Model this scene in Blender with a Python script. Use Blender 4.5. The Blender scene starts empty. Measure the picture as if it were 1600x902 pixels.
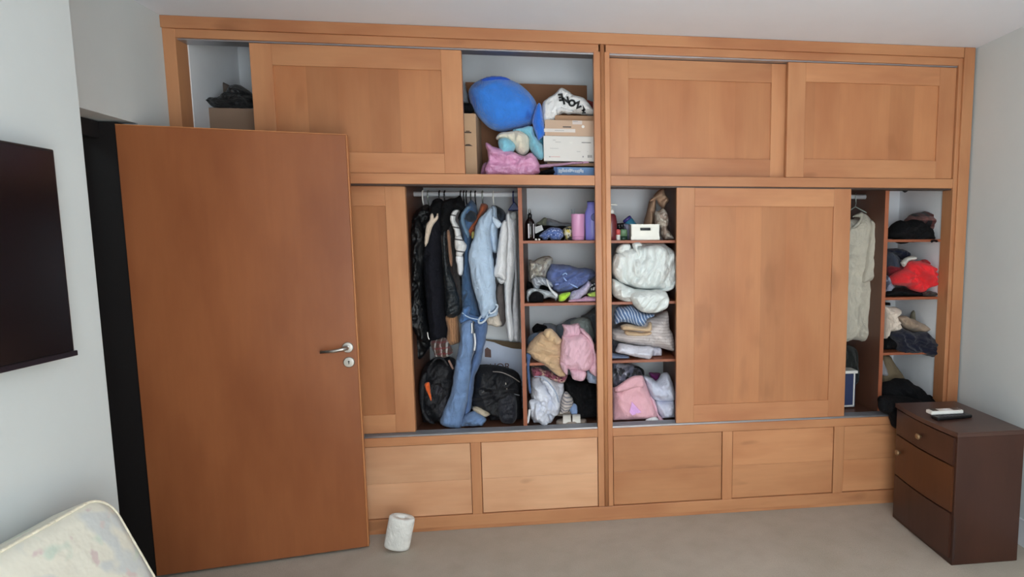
import bpy, bmesh, math, random
from mathutils import Vector, Matrix, noise
from mathutils.geometry import delaunay_2d_cdt

# ------------------------------------------------------------------ camera, light, exposure
scene = bpy.context.scene
COL = scene.collection
F, CX, CY = 957.0, 1004.0, 480.0           # focal length and principal point in pixels of a 1600x902 frame
CAM = Vector((0.0, 0.0, 1.55))
MX = Matrix(((0.99158602, -0.01721104, 0.1283002),
             (-0.12940333, -0.10533328, 0.98598158),
             (-0.00345549, -0.99428803, -0.10667418)))      # world from (right, down, forward)
cam_data = bpy.data.cameras.new('camera')
cam_data.sensor_width = 36.0
cam_data.lens = F / 1600.0 * 36.0
cam_data.shift_x = (800.0 - CX) / 1600.0
cam_data.shift_y = (CY - 451.0) / 1600.0
cam_data.clip_start = 0.02
camera = bpy.data.objects.new('camera', cam_data)
COL.objects.link(camera)
R3 = Matrix((MX.col[0], -MX.col[1], -MX.col[2])).transposed()
camera.matrix_world = Matrix.Translation(CAM) @ R3.to_4x4()
scene.camera = camera
scene.view_settings.view_transform = 'Standard'
scene.view_settings.look = 'None'
scene.view_settings.gamma = 1.0
scene.view_settings.use_curve_mapping = False
scene.view_settings.exposure = 0.24

world = bpy.data.worlds.new('daylight')
scene.world = world
world.use_nodes = True
wn = world.node_tree.nodes['Background']
wn.inputs[0].default_value = (0.75, 0.87, 1.0, 1)
wn.inputs[1].default_value = 1.0

def area(name, loc, rot, sx, sy, energy, color):
    l = bpy.data.lights.new(name, 'AREA'); l.shape = 'RECTANGLE'; l.size = sx; l.size_y = sy
    l.energy = energy; l.color = color
    o = bpy.data.objects.new(name, l); o.location = loc; o.rotation_euler = rot
    COL.objects.link(o); return o
# daylight entering by the window in the wall behind the camera
area('window_daylight', (0.5, -0.52, 1.32), (math.radians(90), 0, 0), 1.5, 1.9, 58.0, (0.88, 0.965, 1.0))
area('hall_fill', (-2.7, 2.0, 2.5), (0, 0, 0), 0.5, 0.5, 1.6, (0.8, 0.95, 1.0))  # added fill lamp with no real source, lifts the hall walls a little
sun_data = bpy.data.lights.new('sun', 'SUN'); sun_data.energy = 30.0; sun_data.angle = math.radians(1.0); sun_data.color = (1.0, 0.97, 0.93)
sun = bpy.data.objects.new('sun', sun_data); sun.rotation_euler = (math.radians(32), 0, math.radians(8)); sun.location = (0, -6, 6); COL.objects.link(sun)   # falls on the floor below the window

def P(px, py, Y):
    """point of the depth plane Y that the photograph shows at pixel (px, py)"""
    r = MX @ Vector(((px - CX) / F, (py - CY) / F, 1.0))
    p = CAM + r * (Y / r.y)
    return p

# ------------------------------------------------------------------ materials
def lin(c):
    out = []
    for v in c:
        v = v / 255.0
        out.append(v / 12.92 if v <= 0.04045 else ((v + 0.055) / 1.055) ** 2.4)
    return (*out, 1.0)
MATS = {}
class NT:
    def __init__(s, name):
        m = bpy.data.materials.new(name); m.use_nodes = True
        s.m = m; s.n = m.node_tree.nodes; s.l = m.node_tree.links
        s.b = s.n['Principled BSDF']
    def new(s, t, **kw):
        n = s.n.new(t)
        for k, v in kw.items():
            if isinstance(k, str) and hasattr(n, k) and k not in ('inputs',): setattr(n, k, v)
        return n
    def link(s, a, b): s.l.new(a, b)
    def math(s, op, a, b=None):
        n = s.n.new('ShaderNodeMath'); n.operation = op
        for i, v in enumerate((a, b)):
            if v is None: continue
            if isinstance(v, (int, float)): n.inputs[i].default_value = v
            else: s.l.new(v, n.inputs[i])
        return n.outputs[0]
    def mix(s, fac, a, b, mode='MIX'):
        n = s.n.new('ShaderNodeMix'); n.data_type = 'RGBA'; n.blend_type = mode
        for i, v in ((0, fac), (6, a), (7, b)):
            if isinstance(v, (int, float)): n.inputs[i].default_value = v
            elif isinstance(v, tuple): n.inputs[i].default_value = v
            else: s.l.new(v, n.inputs[i])
        return n.outputs[2]
    def coords(s, scale=(1, 1, 1), rot=(0, 0, 0)):
        t = s.n.new('ShaderNodeTexCoord'); mp = s.n.new('ShaderNodeMapping')
        mp.inputs['Scale'].default_value = scale; mp.inputs['Rotation'].default_value = rot
        s.l.new(t.outputs['Object'], mp.inputs[0]); return mp.outputs[0]
    def noise(s, co, scale, detail=3, rough=0.5):
        n = s.n.new('ShaderNodeTexNoise'); n.inputs['Scale'].default_value = scale
        n.inputs['Detail'].default_value = detail; n.inputs['Roughness'].default_value = rough
        s.l.new(co, n.inputs['Vector']); return n.outputs['Fac']
    def ramp(s, fac, a, b, p0=0.3, p1=0.7):
        n = s.n.new('ShaderNodeValToRGB')
        n.color_ramp.elements[0].position = p0; n.color_ramp.elements[0].color = a
        n.color_ramp.elements[1].position = p1; n.color_ramp.elements[1].color = b
        s.l.new(fac, n.inputs[0]); return n.outputs[0]
    def bump(s, h, strength, dist=0.01):
        n = s.n.new('ShaderNodeBump'); n.inputs['Strength'].default_value = strength
        n.inputs['Distance'].default_value = dist; s.l.new(h, n.inputs['Height'])
        s.l.new(n.outputs[0], s.b.inputs['Normal'])
def sc(c, k): return tuple(min(1, v * k) for v in c[:3]) + (1.0,)

def plain(name, c, rough=0.6, metal=0.0, mottle=0.06, spec=0.5, mscale=6, bump=0.0):
    if name in MATS: return MATS[name]
    t = NT(name); c = lin(c)
    co = t.coords(); f = t.noise(co, mscale, 4)
    t.link(t.ramp(f, sc(c, 1 - mottle), sc(c, 1 + mottle)), t.b.inputs['Base Color'])
    t.b.inputs['Roughness'].default_value = rough; t.b.inputs['Metallic'].default_value = metal
    t.b.inputs['Specular IOR Level'].default_value = spec
    if bump: t.bump(t.noise(co, 60, 3), bump, 0.004)
    MATS[name] = t.m; return t.m

def wood(name, c, dark, axis='V', rough=0.42, plank=0.0, knots=0.35, vary=0.12, spec=0.4):
    if name in MATS: return MATS[name]
    t = NT(name); c = lin(c); dark = lin(dark)
    tc = t.new('ShaderNodeTexCoord'); oi = t.new('ShaderNodeObjectInfo')
    add = t.new('ShaderNodeVectorMath'); add.operation = 'ADD'
    cmb = t.new('ShaderNodeCombineXYZ')
    r10 = t.math('MULTIPLY', oi.outputs['Random'], 40.0)
    for i in range(3): t.link(r10, cmb.inputs[i])
    t.link(tc.outputs['Object'], add.inputs[0]); t.link(cmb.outputs[0], add.inputs[1])
    mp = t.new('ShaderNodeMapping')
    mp.inputs['Scale'].default_value = (14, 14, 0.9) if axis == 'V' else (0.9, 14, 14)
    t.link(add.outputs[0], mp.inputs[0])
    mp2 = t.new('ShaderNodeMapping')
    mp2.inputs['Scale'].default_value = (3, 3, 1.0) if axis == 'V' else (1.0, 3, 3)
    t.link(add.outputs[0], mp2.inputs[0])
    grain = t.noise(mp.outputs[0], 4.0, 5, 0.6)
    blot = t.noise(mp2.outputs[0], 1.6, 3, 0.55)
    spots = t.noise(mp2.outputs[0], 2.3, 2, 0.5)
    a = t.mix(t.math('MULTIPLY', grain, 0.5), sc(c, 1.12), sc(c, 0.78))
    b = t.mix(t.ramp(blot, (0, 0, 0, 1), (0.6, 0.6, 0.6, 1), 0.4, 0.7), a, dark)
    k = t.mix(t.ramp(spots, (0, 0, 0, 1), (knots, knots, knots, 1), 0.66, 0.74), b, sc(dark, 0.45))
    last = k
    if plank:
        sep = t.new('ShaderNodeSeparateXYZ'); t.link(tc.outputs['Object'], sep.inputs[0])
        co = sep.outputs['X'] if axis == 'V' else sep.outputs['Z']
        cell = t.math('FLOOR', t.math('DIVIDE', co, plank))
        wnz = t.new('ShaderNodeTexWhiteNoise'); wnz.noise_dimensions = '1D'
        t.link(t.math('ADD', cell, r10), wnz.inputs['W'])
        v = t.math('ADD', t.math('MULTIPLY', wnz.outputs['Value'], 0.22), 0.86)
        cc = t.new('ShaderNodeCombineColor')
        for i in range(3): t.link(v, cc.inputs[i])
        last = t.mix(1.0, last, cc.outputs[0], 'MULTIPLY')
    vv = t.math('ADD', t.math('MULTIPLY', oi.outputs['Random'], vary), 1 - vary / 2)
    cc = t.new('ShaderNodeCombineColor')
    for i in range(3): t.link(vv, cc.inputs[i])
    last = t.mix(1.0, last, cc.outputs[0], 'MULTIPLY')
    t.link(last, t.b.inputs['Base Color'])
    t.b.inputs['Roughness'].default_value = rough
    t.b.inputs['Specular IOR Level'].default_value = spec
    t.bump(grain, 0.08, 0.002)
    MATS[name] = t.m; return t.m

def cloth(name, c, c2=None, pat=None, scale=60.0, rough=0.9, ang=0.0, c3=None, weave=0.25, duty=0.5, mottle=0.1, sheen=0.15, wavy=0.0):
    """pat: None, 'stripe', 'plaid', 'spots', 'blotch'"""
    if name in MATS: return MATS[name]
    t = NT(name); c = lin(c); c2 = lin(c2) if c2 else sc(c, 0.8)
    if max(c[:3]) > 0.1: k_ = min(1.3, 0.86 / max(c[:3])); c = sc(c, k_); c2 = sc(c2, k_)
    co = t.coords(rot=(0, math.radians(ang), 0))
    f = t.noise(co, 22, 4)
    base = t.ramp(f, sc(c, 1 - mottle), sc(c, 1 + mottle))
    if pat in ('stripe', 'plaid'):
        sep = t.new('ShaderNodeSeparateXYZ'); t.link(co, sep.inputs[0])
        wob = t.math('MULTIPLY', t.noise(co, 9, 2), wavy)
        def st(sock, k, d):
            fr = t.math('FRACT', t.math('MULTIPLY', t.math('ADD', sock, wob), k))
            return t.math('LESS_THAN', fr, d)
        s1 = st(sep.outputs['X'], scale, duty)
        base = t.mix(s1, base, c2)
        if pat == 'plaid':
            s2 = st(sep.outputs['Z'], scale * 0.9, duty)
            base = t.mix(t.math('MULTIPLY', s2, 0.6), base, lin(c3) if c3 else c2)
            s3 = st(sep.outputs['X'], scale * 0.45, duty * 0.3)
            base = t.mix(t.math('MULTIPLY', s3, 0.7), base, lin(c3) if c3 else c2)
    elif pat == 'spots':
        v = t.new('ShaderNodeTexVoronoi'); v.inputs['Scale'].default_value = scale; t.link(co, v.inputs['Vector'])
        s1 = t.math('LESS_THAN', v.outputs['Distance'], duty)
        base = t.mix(s1, base, c2)
        if c3:
            v2 = t.new('ShaderNodeTexVoronoi'); v2.inputs['Scale'].default_value = scale * 0.6; t.link(co, v2.inputs['Vector'])
            base = t.mix(t.math('LESS_THAN', v2.outputs['Distance'], duty * 0.8), base, lin(c3))
    elif pat == 'blotch':
        s1 = t.noise(co, scale, 2)
        base = t.mix(t.ramp(s1, (0, 0, 0, 1), (1, 1, 1, 1), duty - 0.03, duty + 0.03), base, c2)
        if c3:
            co2 = t.coords(scale=(1.3, 1.1, 0.9), rot=(0.4, 0.7, 0))
            s2 = t.noise(co2, scale * 1.1, 2)
            base = t.mix(t.ramp(s2, (0, 0, 0, 1), (1, 1, 1, 1), duty, duty + 0.06), base, lin(c3))
    t.link(base, t.b.inputs['Base Color'])
    t.b.inputs['Roughness'].default_value = rough
    t.b.inputs['Specular IOR Level'].default_value = 0.25 if rough > 0.6 else 0.5
    try: t.b.inputs['Sheen Weight'].default_value = sheen
    except Exception: pass
    if weave or rough < 0.5:
        n1 = t.new('ShaderNodeTexNoise'); n1.inputs['Scale'].default_value = 24; n1.inputs['Detail'].default_value = 5; n1.inputs['Roughness'].default_value = 0.55; n1.inputs['Distortion'].default_value = 1.4
        t.link(t.coords(scale=(1.0, 1.0, 0.55)), n1.inputs['Vector'])
        rid = t.math('ABSOLUTE', t.math('SUBTRACT', n1.outputs['Fac'], 0.5))
        hh = t.math('ADD', t.math('MULTIPLY', rid, -1.6), t.math('MULTIPLY', t.noise(co, 190, 2), 0.12 * weave))
        t.bump(hh, 0.5, 0.024)
    MATS[name] = t.m; return t.m

WOODV = wood('wood_vertical', (196, 138, 96), (164, 98, 62), 'V')
WOODH = wood('wood_horizontal', (196, 138, 96), (160, 94, 60), 'H')
PANELV = wood('wood_panel_planks', (188, 128, 86), (166, 102, 64), 'V', plank=0.145, knots=0.2)
DRAWH = wood('wood_drawer_glare', (216, 166, 128), (188, 126, 86), 'H', knots=0.5, vary=0.25, rough=0.36, spec=0.6)  # left drawers: window reflection painted in as a paler wood tone
DRAWR = wood('wood_drawer_plain', (198, 140, 98), (168, 104, 66), 'H', knots=0.5, vary=0.2, rough=0.38)  # right drawers: drawer wood without the painted-in reflection
DOORW = wood('wood_door_veneer', (154, 92, 55), (130, 71, 40), 'V', rough=0.36, knots=0.0, vary=0.0)
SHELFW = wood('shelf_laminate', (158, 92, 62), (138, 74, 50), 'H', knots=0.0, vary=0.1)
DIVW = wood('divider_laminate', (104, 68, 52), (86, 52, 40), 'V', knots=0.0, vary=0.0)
STANDW = wood('nightstand_wood', (70, 42, 32), (50, 29, 23), 'V', rough=0.33, knots=0.2, vary=0.1)
STANDT = wood('nightstand_top_wood', (80, 56, 48), (66, 44, 38), 'H', rough=0.35, knots=0.2, vary=0.0)
WALLM = plain('wall_paint', (204, 210, 210), 0.9, mottle=0.015, bump=0.08)
WALLG = plain('niche_plaster', (238, 240, 243), 0.9, mottle=0.02)
CEILM = plain('ceiling_paint', (230, 234, 242), 0.9, mottle=0.01)
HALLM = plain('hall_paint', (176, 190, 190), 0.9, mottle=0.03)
ALU = plain('aluminium', (180, 180, 184), 0.35, metal=0.8)
STEEL = plain('brushed_steel', (190, 186, 180), 0.28, metal=1.0)
BLACKP = plain('black_plastic', (14, 14, 16), 0.35)
WHITEP = plain('white_plastic', (232, 230, 224), 0.4)

# ------------------------------------------------------------------ mesh helpers
class MB:
    def __init__(s): s.bm = bmesh.new()
    def box(s, x0, x1, y0, y1, z0, z1, bev=0.0015, rot=None):
        r = bmesh.ops.create_cube(s.bm, size=1.0)
        vs = r['verts']; c = Vector(((x0 + x1) / 2, (y0 + y1) / 2, (z0 + z1) / 2))
        for v in vs:
            q = Vector((v.co.x * (x1 - x0), v.co.y * (y1 - y0), v.co.z * (z1 - z0)))
            if rot is not None: q = rot @ q
            v.co = q + c
        if bev:
            es = list({e for v in vs for e in v.link_edges})
            bmesh.ops.bevel(s.bm, geom=es, offset=bev, segments=2, affect='EDGES', profile=0.5)
        return s
    def tube(s, pts, r, n=10, cap=True):
        pts = [Vector(p) for p in pts]; rings = []
        up = Vector((0.13, 0.31, 1)).normalized()
        for i, p in enumerate(pts):
            d = (pts[min(i + 1, len(pts) - 1)] - pts[max(i - 1, 0)])
            d = d.normalized() if d.length else Vector((0, 0, 1))
            a = d.cross(up)
            if a.length < 1e-3: a = d.cross(Vector((1, 0, 0)))
            a.normalize(); b = d.cross(a).normalized()
            rr = r[i] if isinstance(r, (list, tuple)) else r
            rings.append([s.bm.verts.new(p + (a * math.cos(t) + b * math.sin(t)) * rr) for t in [2 * math.pi * k / n for k in range(n)]])
        for A, B in zip(rings, rings[1:]):
            for k in range(n):
                s.bm.faces.new((A[k], A[(k + 1) % n], B[(k + 1) % n], B[k]))
        if cap: s.bm.faces.new(rings[0][::-1]); s.bm.faces.new(rings[-1])
        return s
    def lathe(s, c, prof, n=28, sx=1.0, sy=1.0, axis=None):
        """prof: (radius, height) list round a vertical axis at c"""
        c = Vector(c); rings = []
        for r, h in prof:
            ring = []
            for k in range(n):
                t = 2 * math.pi * k / n
                q = Vector((math.cos(t) * r * sx, math.sin(t) * r * sy, h))
                if axis is not None: q = axis @ q
                ring.append(s.bm.verts.new(c + q))
            rings.append(ring)
        for A, B in zip(rings, rings[1:]):
            for k in range(n): s.bm.faces.new((A[k], A[(k + 1) % n], B[(k + 1) % n], B[k]))
        s.bm.faces.new(rings[0][::-1]); s.bm.faces.new(rings[-1])
        return s
    def prism(s, poly, y0, y1, bev=0.0):
        """poly in (x, z), extruded along Y"""
        a = [s.bm.verts.new((x, y0, z)) for x, z in poly]; b = [s.bm.verts.new((x, y1, z)) for x, z in poly]
        n = len(poly); fs = [s.bm.faces.new(a), s.bm.faces.new(b[::-1])]
        for k in range(n): fs.append(s.bm.faces.new((a[k], b[k], b[(k + 1) % n], a[(k + 1) % n])))
        if bev:
            es = list({e for f in fs for e in f.edges})
            bmesh.ops.bevel(s.bm, geom=es, offset=bev, segments=2, affect='EDGES', profile=0.5)
        return s
    def poly_extr(s, pts, d):
        d = Vector(d); a = [s.bm.verts.new(Vector(p)) for p in pts]; b = [s.bm.verts.new(Vector(p) + d) for p in pts]
        n = len(pts); s.bm.faces.new(a); s.bm.faces.new(b[::-1])
        for k in range(n): s.bm.faces.new((a[k], b[k], b[(k + 1) % n], a[(k + 1) % n]))
        return s
    def build(s, name, m, parent=None, smooth=False, origin=None):
        bmesh.ops.recalc_face_normals(s.bm, faces=s.bm.faces[:])
        if parent is not None:
            o = parent; w = Vector((0, 0, 0))
            while o is not None: w = w + o.location; o = o.parent
            off = w
        elif origin is not None: off = Vector(origin)
        else:
            xs = [v.co for v in s.bm.verts]
            off = Vector(((min(c.x for c in xs) + max(c.x for c in xs)) / 2, (min(c.y for c in xs) + max(c.y for c in xs)) / 2, min(c.z for c in xs)))
        for v in s.bm.verts: v.co -= off
        me = bpy.data.meshes.new(name); s.bm.to_mesh(me); s.bm.free()
        if smooth:
            for p in me.polygons: p.use_smooth = True
        me.materials.append(m)
        o = bpy.data.objects.new(name, me); COL.objects.link(o)
        if parent is None: o.location = off
        else: o.parent = parent
        return o

def tag(o, label, cat, group=None, kind=None):
    o['label'] = label; o['category'] = cat
    if group: o['group'] = group
    if kind: o['kind'] = kind
    return o
def thing(name, label, cat, loc, group=None):
    o = bpy.data.objects.new(name, None); o.location = loc; o.empty_display_size = 0.05
    COL.objects.link(o); return tag(o, label, cat, group)
def struct(o): o['kind'] = 'structure'; return o

def catmull(pts, sub=5):
    out = []; n = len(pts)
    for i in range(n):
        p0, p1, p2, p3 = pts[i - 1], pts[i], pts[(i + 1) % n], pts[(i + 2) % n]
        for k in range(sub):
            t = k / sub
            out.append(tuple(0.5 * ((2 * p1[j]) + (-p0[j] + p2[j]) * t + (2 * p0[j] - 5 * p1[j] + 4 * p2[j] - p3[j]) * t * t + (-p0[j] + 3 * p1[j] - 3 * p2[j] + p3[j]) * t ** 3) for j in (0, 1)))
    return out
def inside(x, y, poly):
    c = False; j = len(poly) - 1
    for i in range(len(poly)):
        xi, yi = poly[i]; xj, yj = poly[j]
        if (yi > y) != (yj > y) and x < (xj - xi) * (y - yi) / (yj - yi) + xi: c = not c
        j = i
    return c
def segdist(px, py, poly):
    best = 1e9; n = len(poly)
    for i in range(n):
        ax, ay = poly[i]; bx, by = poly[(i + 1) % n]
        dx, dy = bx - ax, by - ay; L = dx * dx + dy * dy
        t = 0 if L == 0 else max(0, min(1, ((px - ax) * dx + (py - ay) * dy) / L))
        d = (px - ax - t * dx) ** 2 + (py - ay - t * dy) ** 2
        if d < best: best = d
    return math.sqrt(best)
def foldval(x, z, freq, ang, seed):
    a = math.radians(ang); u = x * math.cos(a) + z * math.sin(a); v = -x * math.sin(a) + z * math.cos(a)
    w = noise.noise(Vector((u * 7, v * 7, seed))) * 0.9
    r1 = 1 - 2 * abs(noise.noise(Vector((u * freq * 0.25 + w, v * freq + w * 1.3, seed * 3.1))) * 1.5)
    r2 = noise.noise(Vector((u * freq * 0.7 - w, v * freq * 0.8, seed + 9)))
    r3 = 1 - 2 * abs(noise.noise(Vector((v * freq * 0.8 + 4, u * freq * 1.1 + w, seed * 1.7))) * 1.5)
    r4 = 1 - 2 * abs(noise.noise(Vector((u * freq * 0.8 + w, v * freq * 2.3 - w, seed * 2.3))) * 1.5)
    return 0.75 * r1 + 0.4 * r2 + 0.3 * r3 + 0.35 * r4

def pad_bm(poly, Y, T=0.05, R=None, back=None, fold=(0.008, 18, 90), seed=1.0, res=0.007, zmin=None, lean=0.0, smooth=True, ymin=None, ymax=None):
    """a closed stuffed or draped body of real thickness whose silhouette is poly (x, z) on the plane Y"""
    b = catmull(poly) if smooth else list(poly)
    # resample
    per = sum(math.dist(b[i], b[(i + 1) % len(b)]) for i in range(len(b)))
    area_ = abs(sum(b[i][0] * b[(i + 1) % len(b)][1] - b[(i + 1) % len(b)][0] * b[i][1] for i in range(len(b)))) / 2
    res = max(res, math.sqrt(area_ / 4800)); res = min(res, math.sqrt(area_ / 90))
    nb = max(12, int(per / res)); step = per / nb; rb = []; acc = 0.0; i = 0; cur = b[0]; rb.append(cur)
    pts = b + [b[0]]; need = step
    for k in range(len(pts) - 1):
        a0, a1 = pts[k], pts[k + 1]; L = math.dist(a0, a1); pos = 0.0
        while L - pos >= need and L > 0:
            pos += need; t = pos / L; rb.append((a0[0] + (a1[0] - a0[0]) * t, a0[1] + (a1[1] - a0[1]) * t)); need = step
        need -= (L - pos)
    if math.dist(rb[-1], rb[0]) < step * 0.5: rb.pop()
    if fold[0] > 0 and smooth:
        k_ = min(0.0035, fold[0] * 0.4)
        rb = [(x + k_ * noise.noise(Vector((x * 38, z * 38, seed))), z + k_ * noise.noise(Vector((x * 38, z * 38, seed + 5)))) for x, z in rb]
    if zmin is not None: rb = [(x, zmin if z < zmin + 0.012 else z) for x, z in rb]
    xs = [p[0] for p in rb]; zs = [p[1] for p in rb]
    R = R or min(0.45 * min(max(xs) - min(xs), max(zs) - min(zs)), max(T * 1.0, 0.012))
    if fold[0] > 0: fold = (fold[0] * 2.3, fold[1], fold[2])
    pts2 = list(rb); row = 0; z = min(zs); small = rb[::2] if len(rb) > 160 else rb
    while z < max(zs):
        x = min(xs) + (res / 2 if row % 2 else 0)
        while x < max(xs):
            if inside(x, z, rb) and segdist(x, z, small) > res * 0.55: pts2.append((x, z))
            x += res
        z += res * 0.87; row += 1
    nbd = len(rb)
    V2, _, F2, *_r = delaunay_2d_cdt([Vector(p) for p in pts2], [(i, (i + 1) % nbd) for i in range(nbd)], [], 1, 1e-6)
    isb = []; bm = bmesh.new(); fr = []; bk = []
    back = T if back is None else back; sd = seed
    for v in V2:
        x, z = v.x, v.y
        d = segdist(x, z, small)
        onb = d < res * 0.3
        q = min(d / R, 1.0); pr = math.sqrt(max(0.0, 1 - (1 - q) ** 2))
        edge = min(1.0, d / (res * 4))
        y = Y - lean * (z - min(zs))
        if onb:
            a = bm.verts.new((x, y, z)); fr.append(a); bk.append(a)
        else:
            fv = foldval(x, z, fold[1], fold[2], sd) * fold[0] * edge
            yf = y - T * pr - fv; yb = y + back * pr
            if ymin is not None: yf = max(yf, ymin)
            if ymax is not None: yb = min(yb, ymax)
            fr.append(bm.verts.new((x, yf, z))); bk.append(bm.verts.new((x, yb, z)))
    for f in F2:
        f = list(f)
        try: bm.faces.new([fr[i] for i in f])
        except ValueError: pass
        if not all(fr[i] is bk[i] for i in f):
            try: bm.faces.new([bk[i] for i in f[::-1]])
            except ValueError: pass
    return bm
SEED = [1.0]
def pad(name, pts, Y, m, parent=None, T=0.05, crop=None, **kw):
    """pts are pixels of the photograph (or of a stated crop of it) read on the depth plane Y"""
    if crop:
        x0, y0, s = crop; pts = [(x0 + a / s, y0 + b / s) for a, b in pts]
    poly = []
    for a, b in pts:
        q = P(a, b, Y); poly.append((q.x, q.z))
    SEED[0] += 1.37
    mb = MB(); mb.bm.free(); mb.bm = pad_bm(poly, Y, T, seed=SEED[0], **kw)
    return mb.build(name, m, parent, smooth=True)
def strip(name, pts, Y, r, m, parent=None, crop=None, sub=4, n=8):
    """a cord or strap running through photograph pixels on the plane Y (Y may be a list)"""
    if crop:
        x0, y0, s = crop; pts = [(x0 + a / s, y0 + b / s) for a, b in pts]
    ys = Y if isinstance(Y, (list, tuple)) else [Y] * len(pts)
    w = [P(a, b, yy) for (a, b), yy in zip(pts, ys)]
    out = []
    for i in range(len(w) - 1):
        p0, p1, p2, p3 = w[max(i - 1, 0)], w[i], w[i + 1], w[min(i + 2, len(w) - 1)]
        for k in range(sub):
            t = k / sub
            out.append(0.5 * ((2 * p1) + (p2 - p0) * t + (2 * p0 - 5 * p1 + 4 * p2 - p3) * t * t + (3 * p1 - p0 - 3 * p2 + p3) * t ** 3))
    out.append(w[-1])
    return MB().tube(out, r, n).build(name, m, parent, smooth=True)
def text(name, body, loc, size, m, parent, rot=(math.pi / 2, 0, 0), depth=0.0008, bold=0.0):
    cu = bpy.data.curves.new('lettering_curve', 'FONT'); cu.body = body; cu.size = size; cu.extrude = depth; cu.offset = bold
    cu.align_x = 'CENTER'; cu.align_y = 'CENTER'
    t = bpy.data.objects.new('lettering_source', cu); COL.objects.link(t)
    bpy.context.view_layer.update()
    me = bpy.data.meshes.new_from_object(t.evaluated_get(bpy.context.evaluated_depsgraph_get()))
    bpy.data.objects.remove(t); bpy.data.curves.remove(cu)
    from mathutils import Euler
    me.transform(Euler(rot).to_matrix().to_4x4())
    w = Vector((0, 0, 0)); q = parent
    while q is not None: w = w + q.location; q = q.parent
    me.transform(Matrix.Translation(Vector(loc) - w))
    me.materials.clear(); me.materials.append(m)
    o = bpy.data.objects.new(name, me); COL.objects.link(o); o.parent = parent
    return o

# ------------------------------------------------------------------ room shell
XL, XR, XTV, YF, YB, ZC = -1.85, 2.29, -1.5, 3.27, 3.84, 2.612
YBACK = -0.45
def carpet():
    t = NT('carpet')
    co = t.coords(); a = t.noise(co, 1.6, 4); f = t.noise(co, 160, 3, 0.7); g = t.noise(co, 9, 4)
    base = t.ramp(a, lin((190, 180, 166)), lin((204, 194, 182)))
    base = t.mix(t.ramp(g, (0, 0, 0, 1), (0.35, 0.35, 0.35, 1), 0.4, 0.7), base, lin((174, 162, 148)))
    base = t.mix(t.math('MULTIPLY', f, 0.4), base, lin((142, 132, 116)))
    t.link(base, t.b.inputs['Base Color']); t.b.inputs['Roughness'].default_value = 0.95
    t.b.inputs['Specular IOR Level'].default_value = 0.1
    t.bump(f, 0.5, 0.006); return t.m
CARPET = carpet()
struct(MB().box(-3.4, XR + 0.15, YBACK - 0.15, 4.1, -0.1, 0.0, 0).build('floor', CARPET))
struct(MB().box(-3.4, XR + 0.15, YBACK - 0.15, YF + 0.02, ZC, ZC + 0.1, 0).build('ceiling', CEILM))
struct(MB().box(XR + 0.012, XR + 0.16, YBACK, 4.0, 0, ZC + 0.2, 0).build('wall_right', WALLM))
struct(MB().box(XL - 0.15, XTV, YBACK, 2.2, 0, ZC, 0.004).build('wall_left', WALLM))
# wall with the doorway, set back behind the television wall
mb = MB(); mb.box(XL - 0.22, XL, 3.045, 4.0, 0, 2.612, 0); mb.box(XL - 0.22, XL, 2.2, 3.045, 2.075, 2.612, 0)
struct(mb.build('wall_doorway', WALLM))
struct(MB().box(-3.4, XL - 0.0, YF + 0.02, 4.1, ZC, ZC + 0.1, 0).build('ceiling_hall', CEILM))
# dark hall beyond the doorway
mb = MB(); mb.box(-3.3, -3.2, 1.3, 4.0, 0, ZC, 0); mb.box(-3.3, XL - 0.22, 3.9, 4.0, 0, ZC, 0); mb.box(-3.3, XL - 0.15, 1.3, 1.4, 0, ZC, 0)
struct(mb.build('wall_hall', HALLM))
# wall behind the camera with its window opening
mb = MB()
mb.box(-2.0, -0.3, YBACK - 0.12, YBACK, 0, ZC, 0); mb.box(1.3, XR + 0.1, YBACK - 0.12, YBACK, 0, ZC, 0)
mb.box(-0.3, 1.3, YBACK - 0.12, YBACK, 0, 0.3, 0); mb.box(-0.3, 1.3, YBACK - 0.12, YBACK, 2.35, ZC, 0)
struct(mb.build('wall_back', WALLM))
wf = MB()
for x0, x1 in ((-0.3, -0.26), (0.48, 0.52), (1.26, 1.3)): wf.box(x0, x1, YBACK - 0.115, YBACK - 0.08, 0.3, 2.35, 0.003)
for z0, z1 in ((0.3, 0.35), (2.3, 2.35)): wf.box(-0.26, 1.26, YBACK - 0.115, YBACK - 0.08, z0, z1, 0.003)
struct(wf.build('window_1', WHITEP))
# niche behind the wardrobe: back wall, side walls, top
mb = MB(); mb.box(XL, XR + 0.02, YB, YB + 0.1, 0, 2.78, 0)
struct(mb.build('wall_niche_back', WALLG))
struct(MB().box(XL, -1.79, 3.365, YB, 0, 2.675, 0).build('wall_niche_left', WALLG))
struct(MB().box(2.212, XR + 0.012, 3.365, YB, 0, 2.675, 0).build('wall_niche_right', WALLG))
struct(MB().box(XL, XR + 0.012, YF + 0.021, YB, 2.675, 2.78, 0).build('ceiling_niche', WALLG))
struct(MB().box(XR - 0.002, XR + 0.012, YBACK, YF, 0, 0.14, 0.003).build('baseboard_right', plain('baseboard_paint', (222, 224, 228), 0.5)))
# doorway frame (dark in the unlit hall side)
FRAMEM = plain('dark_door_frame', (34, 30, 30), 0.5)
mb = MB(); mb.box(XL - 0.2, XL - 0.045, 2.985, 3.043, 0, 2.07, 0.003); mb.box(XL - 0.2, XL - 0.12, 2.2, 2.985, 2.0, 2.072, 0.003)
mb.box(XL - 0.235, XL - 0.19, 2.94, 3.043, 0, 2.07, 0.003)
struct(mb.build('trim_1', FRAMEM))

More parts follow.
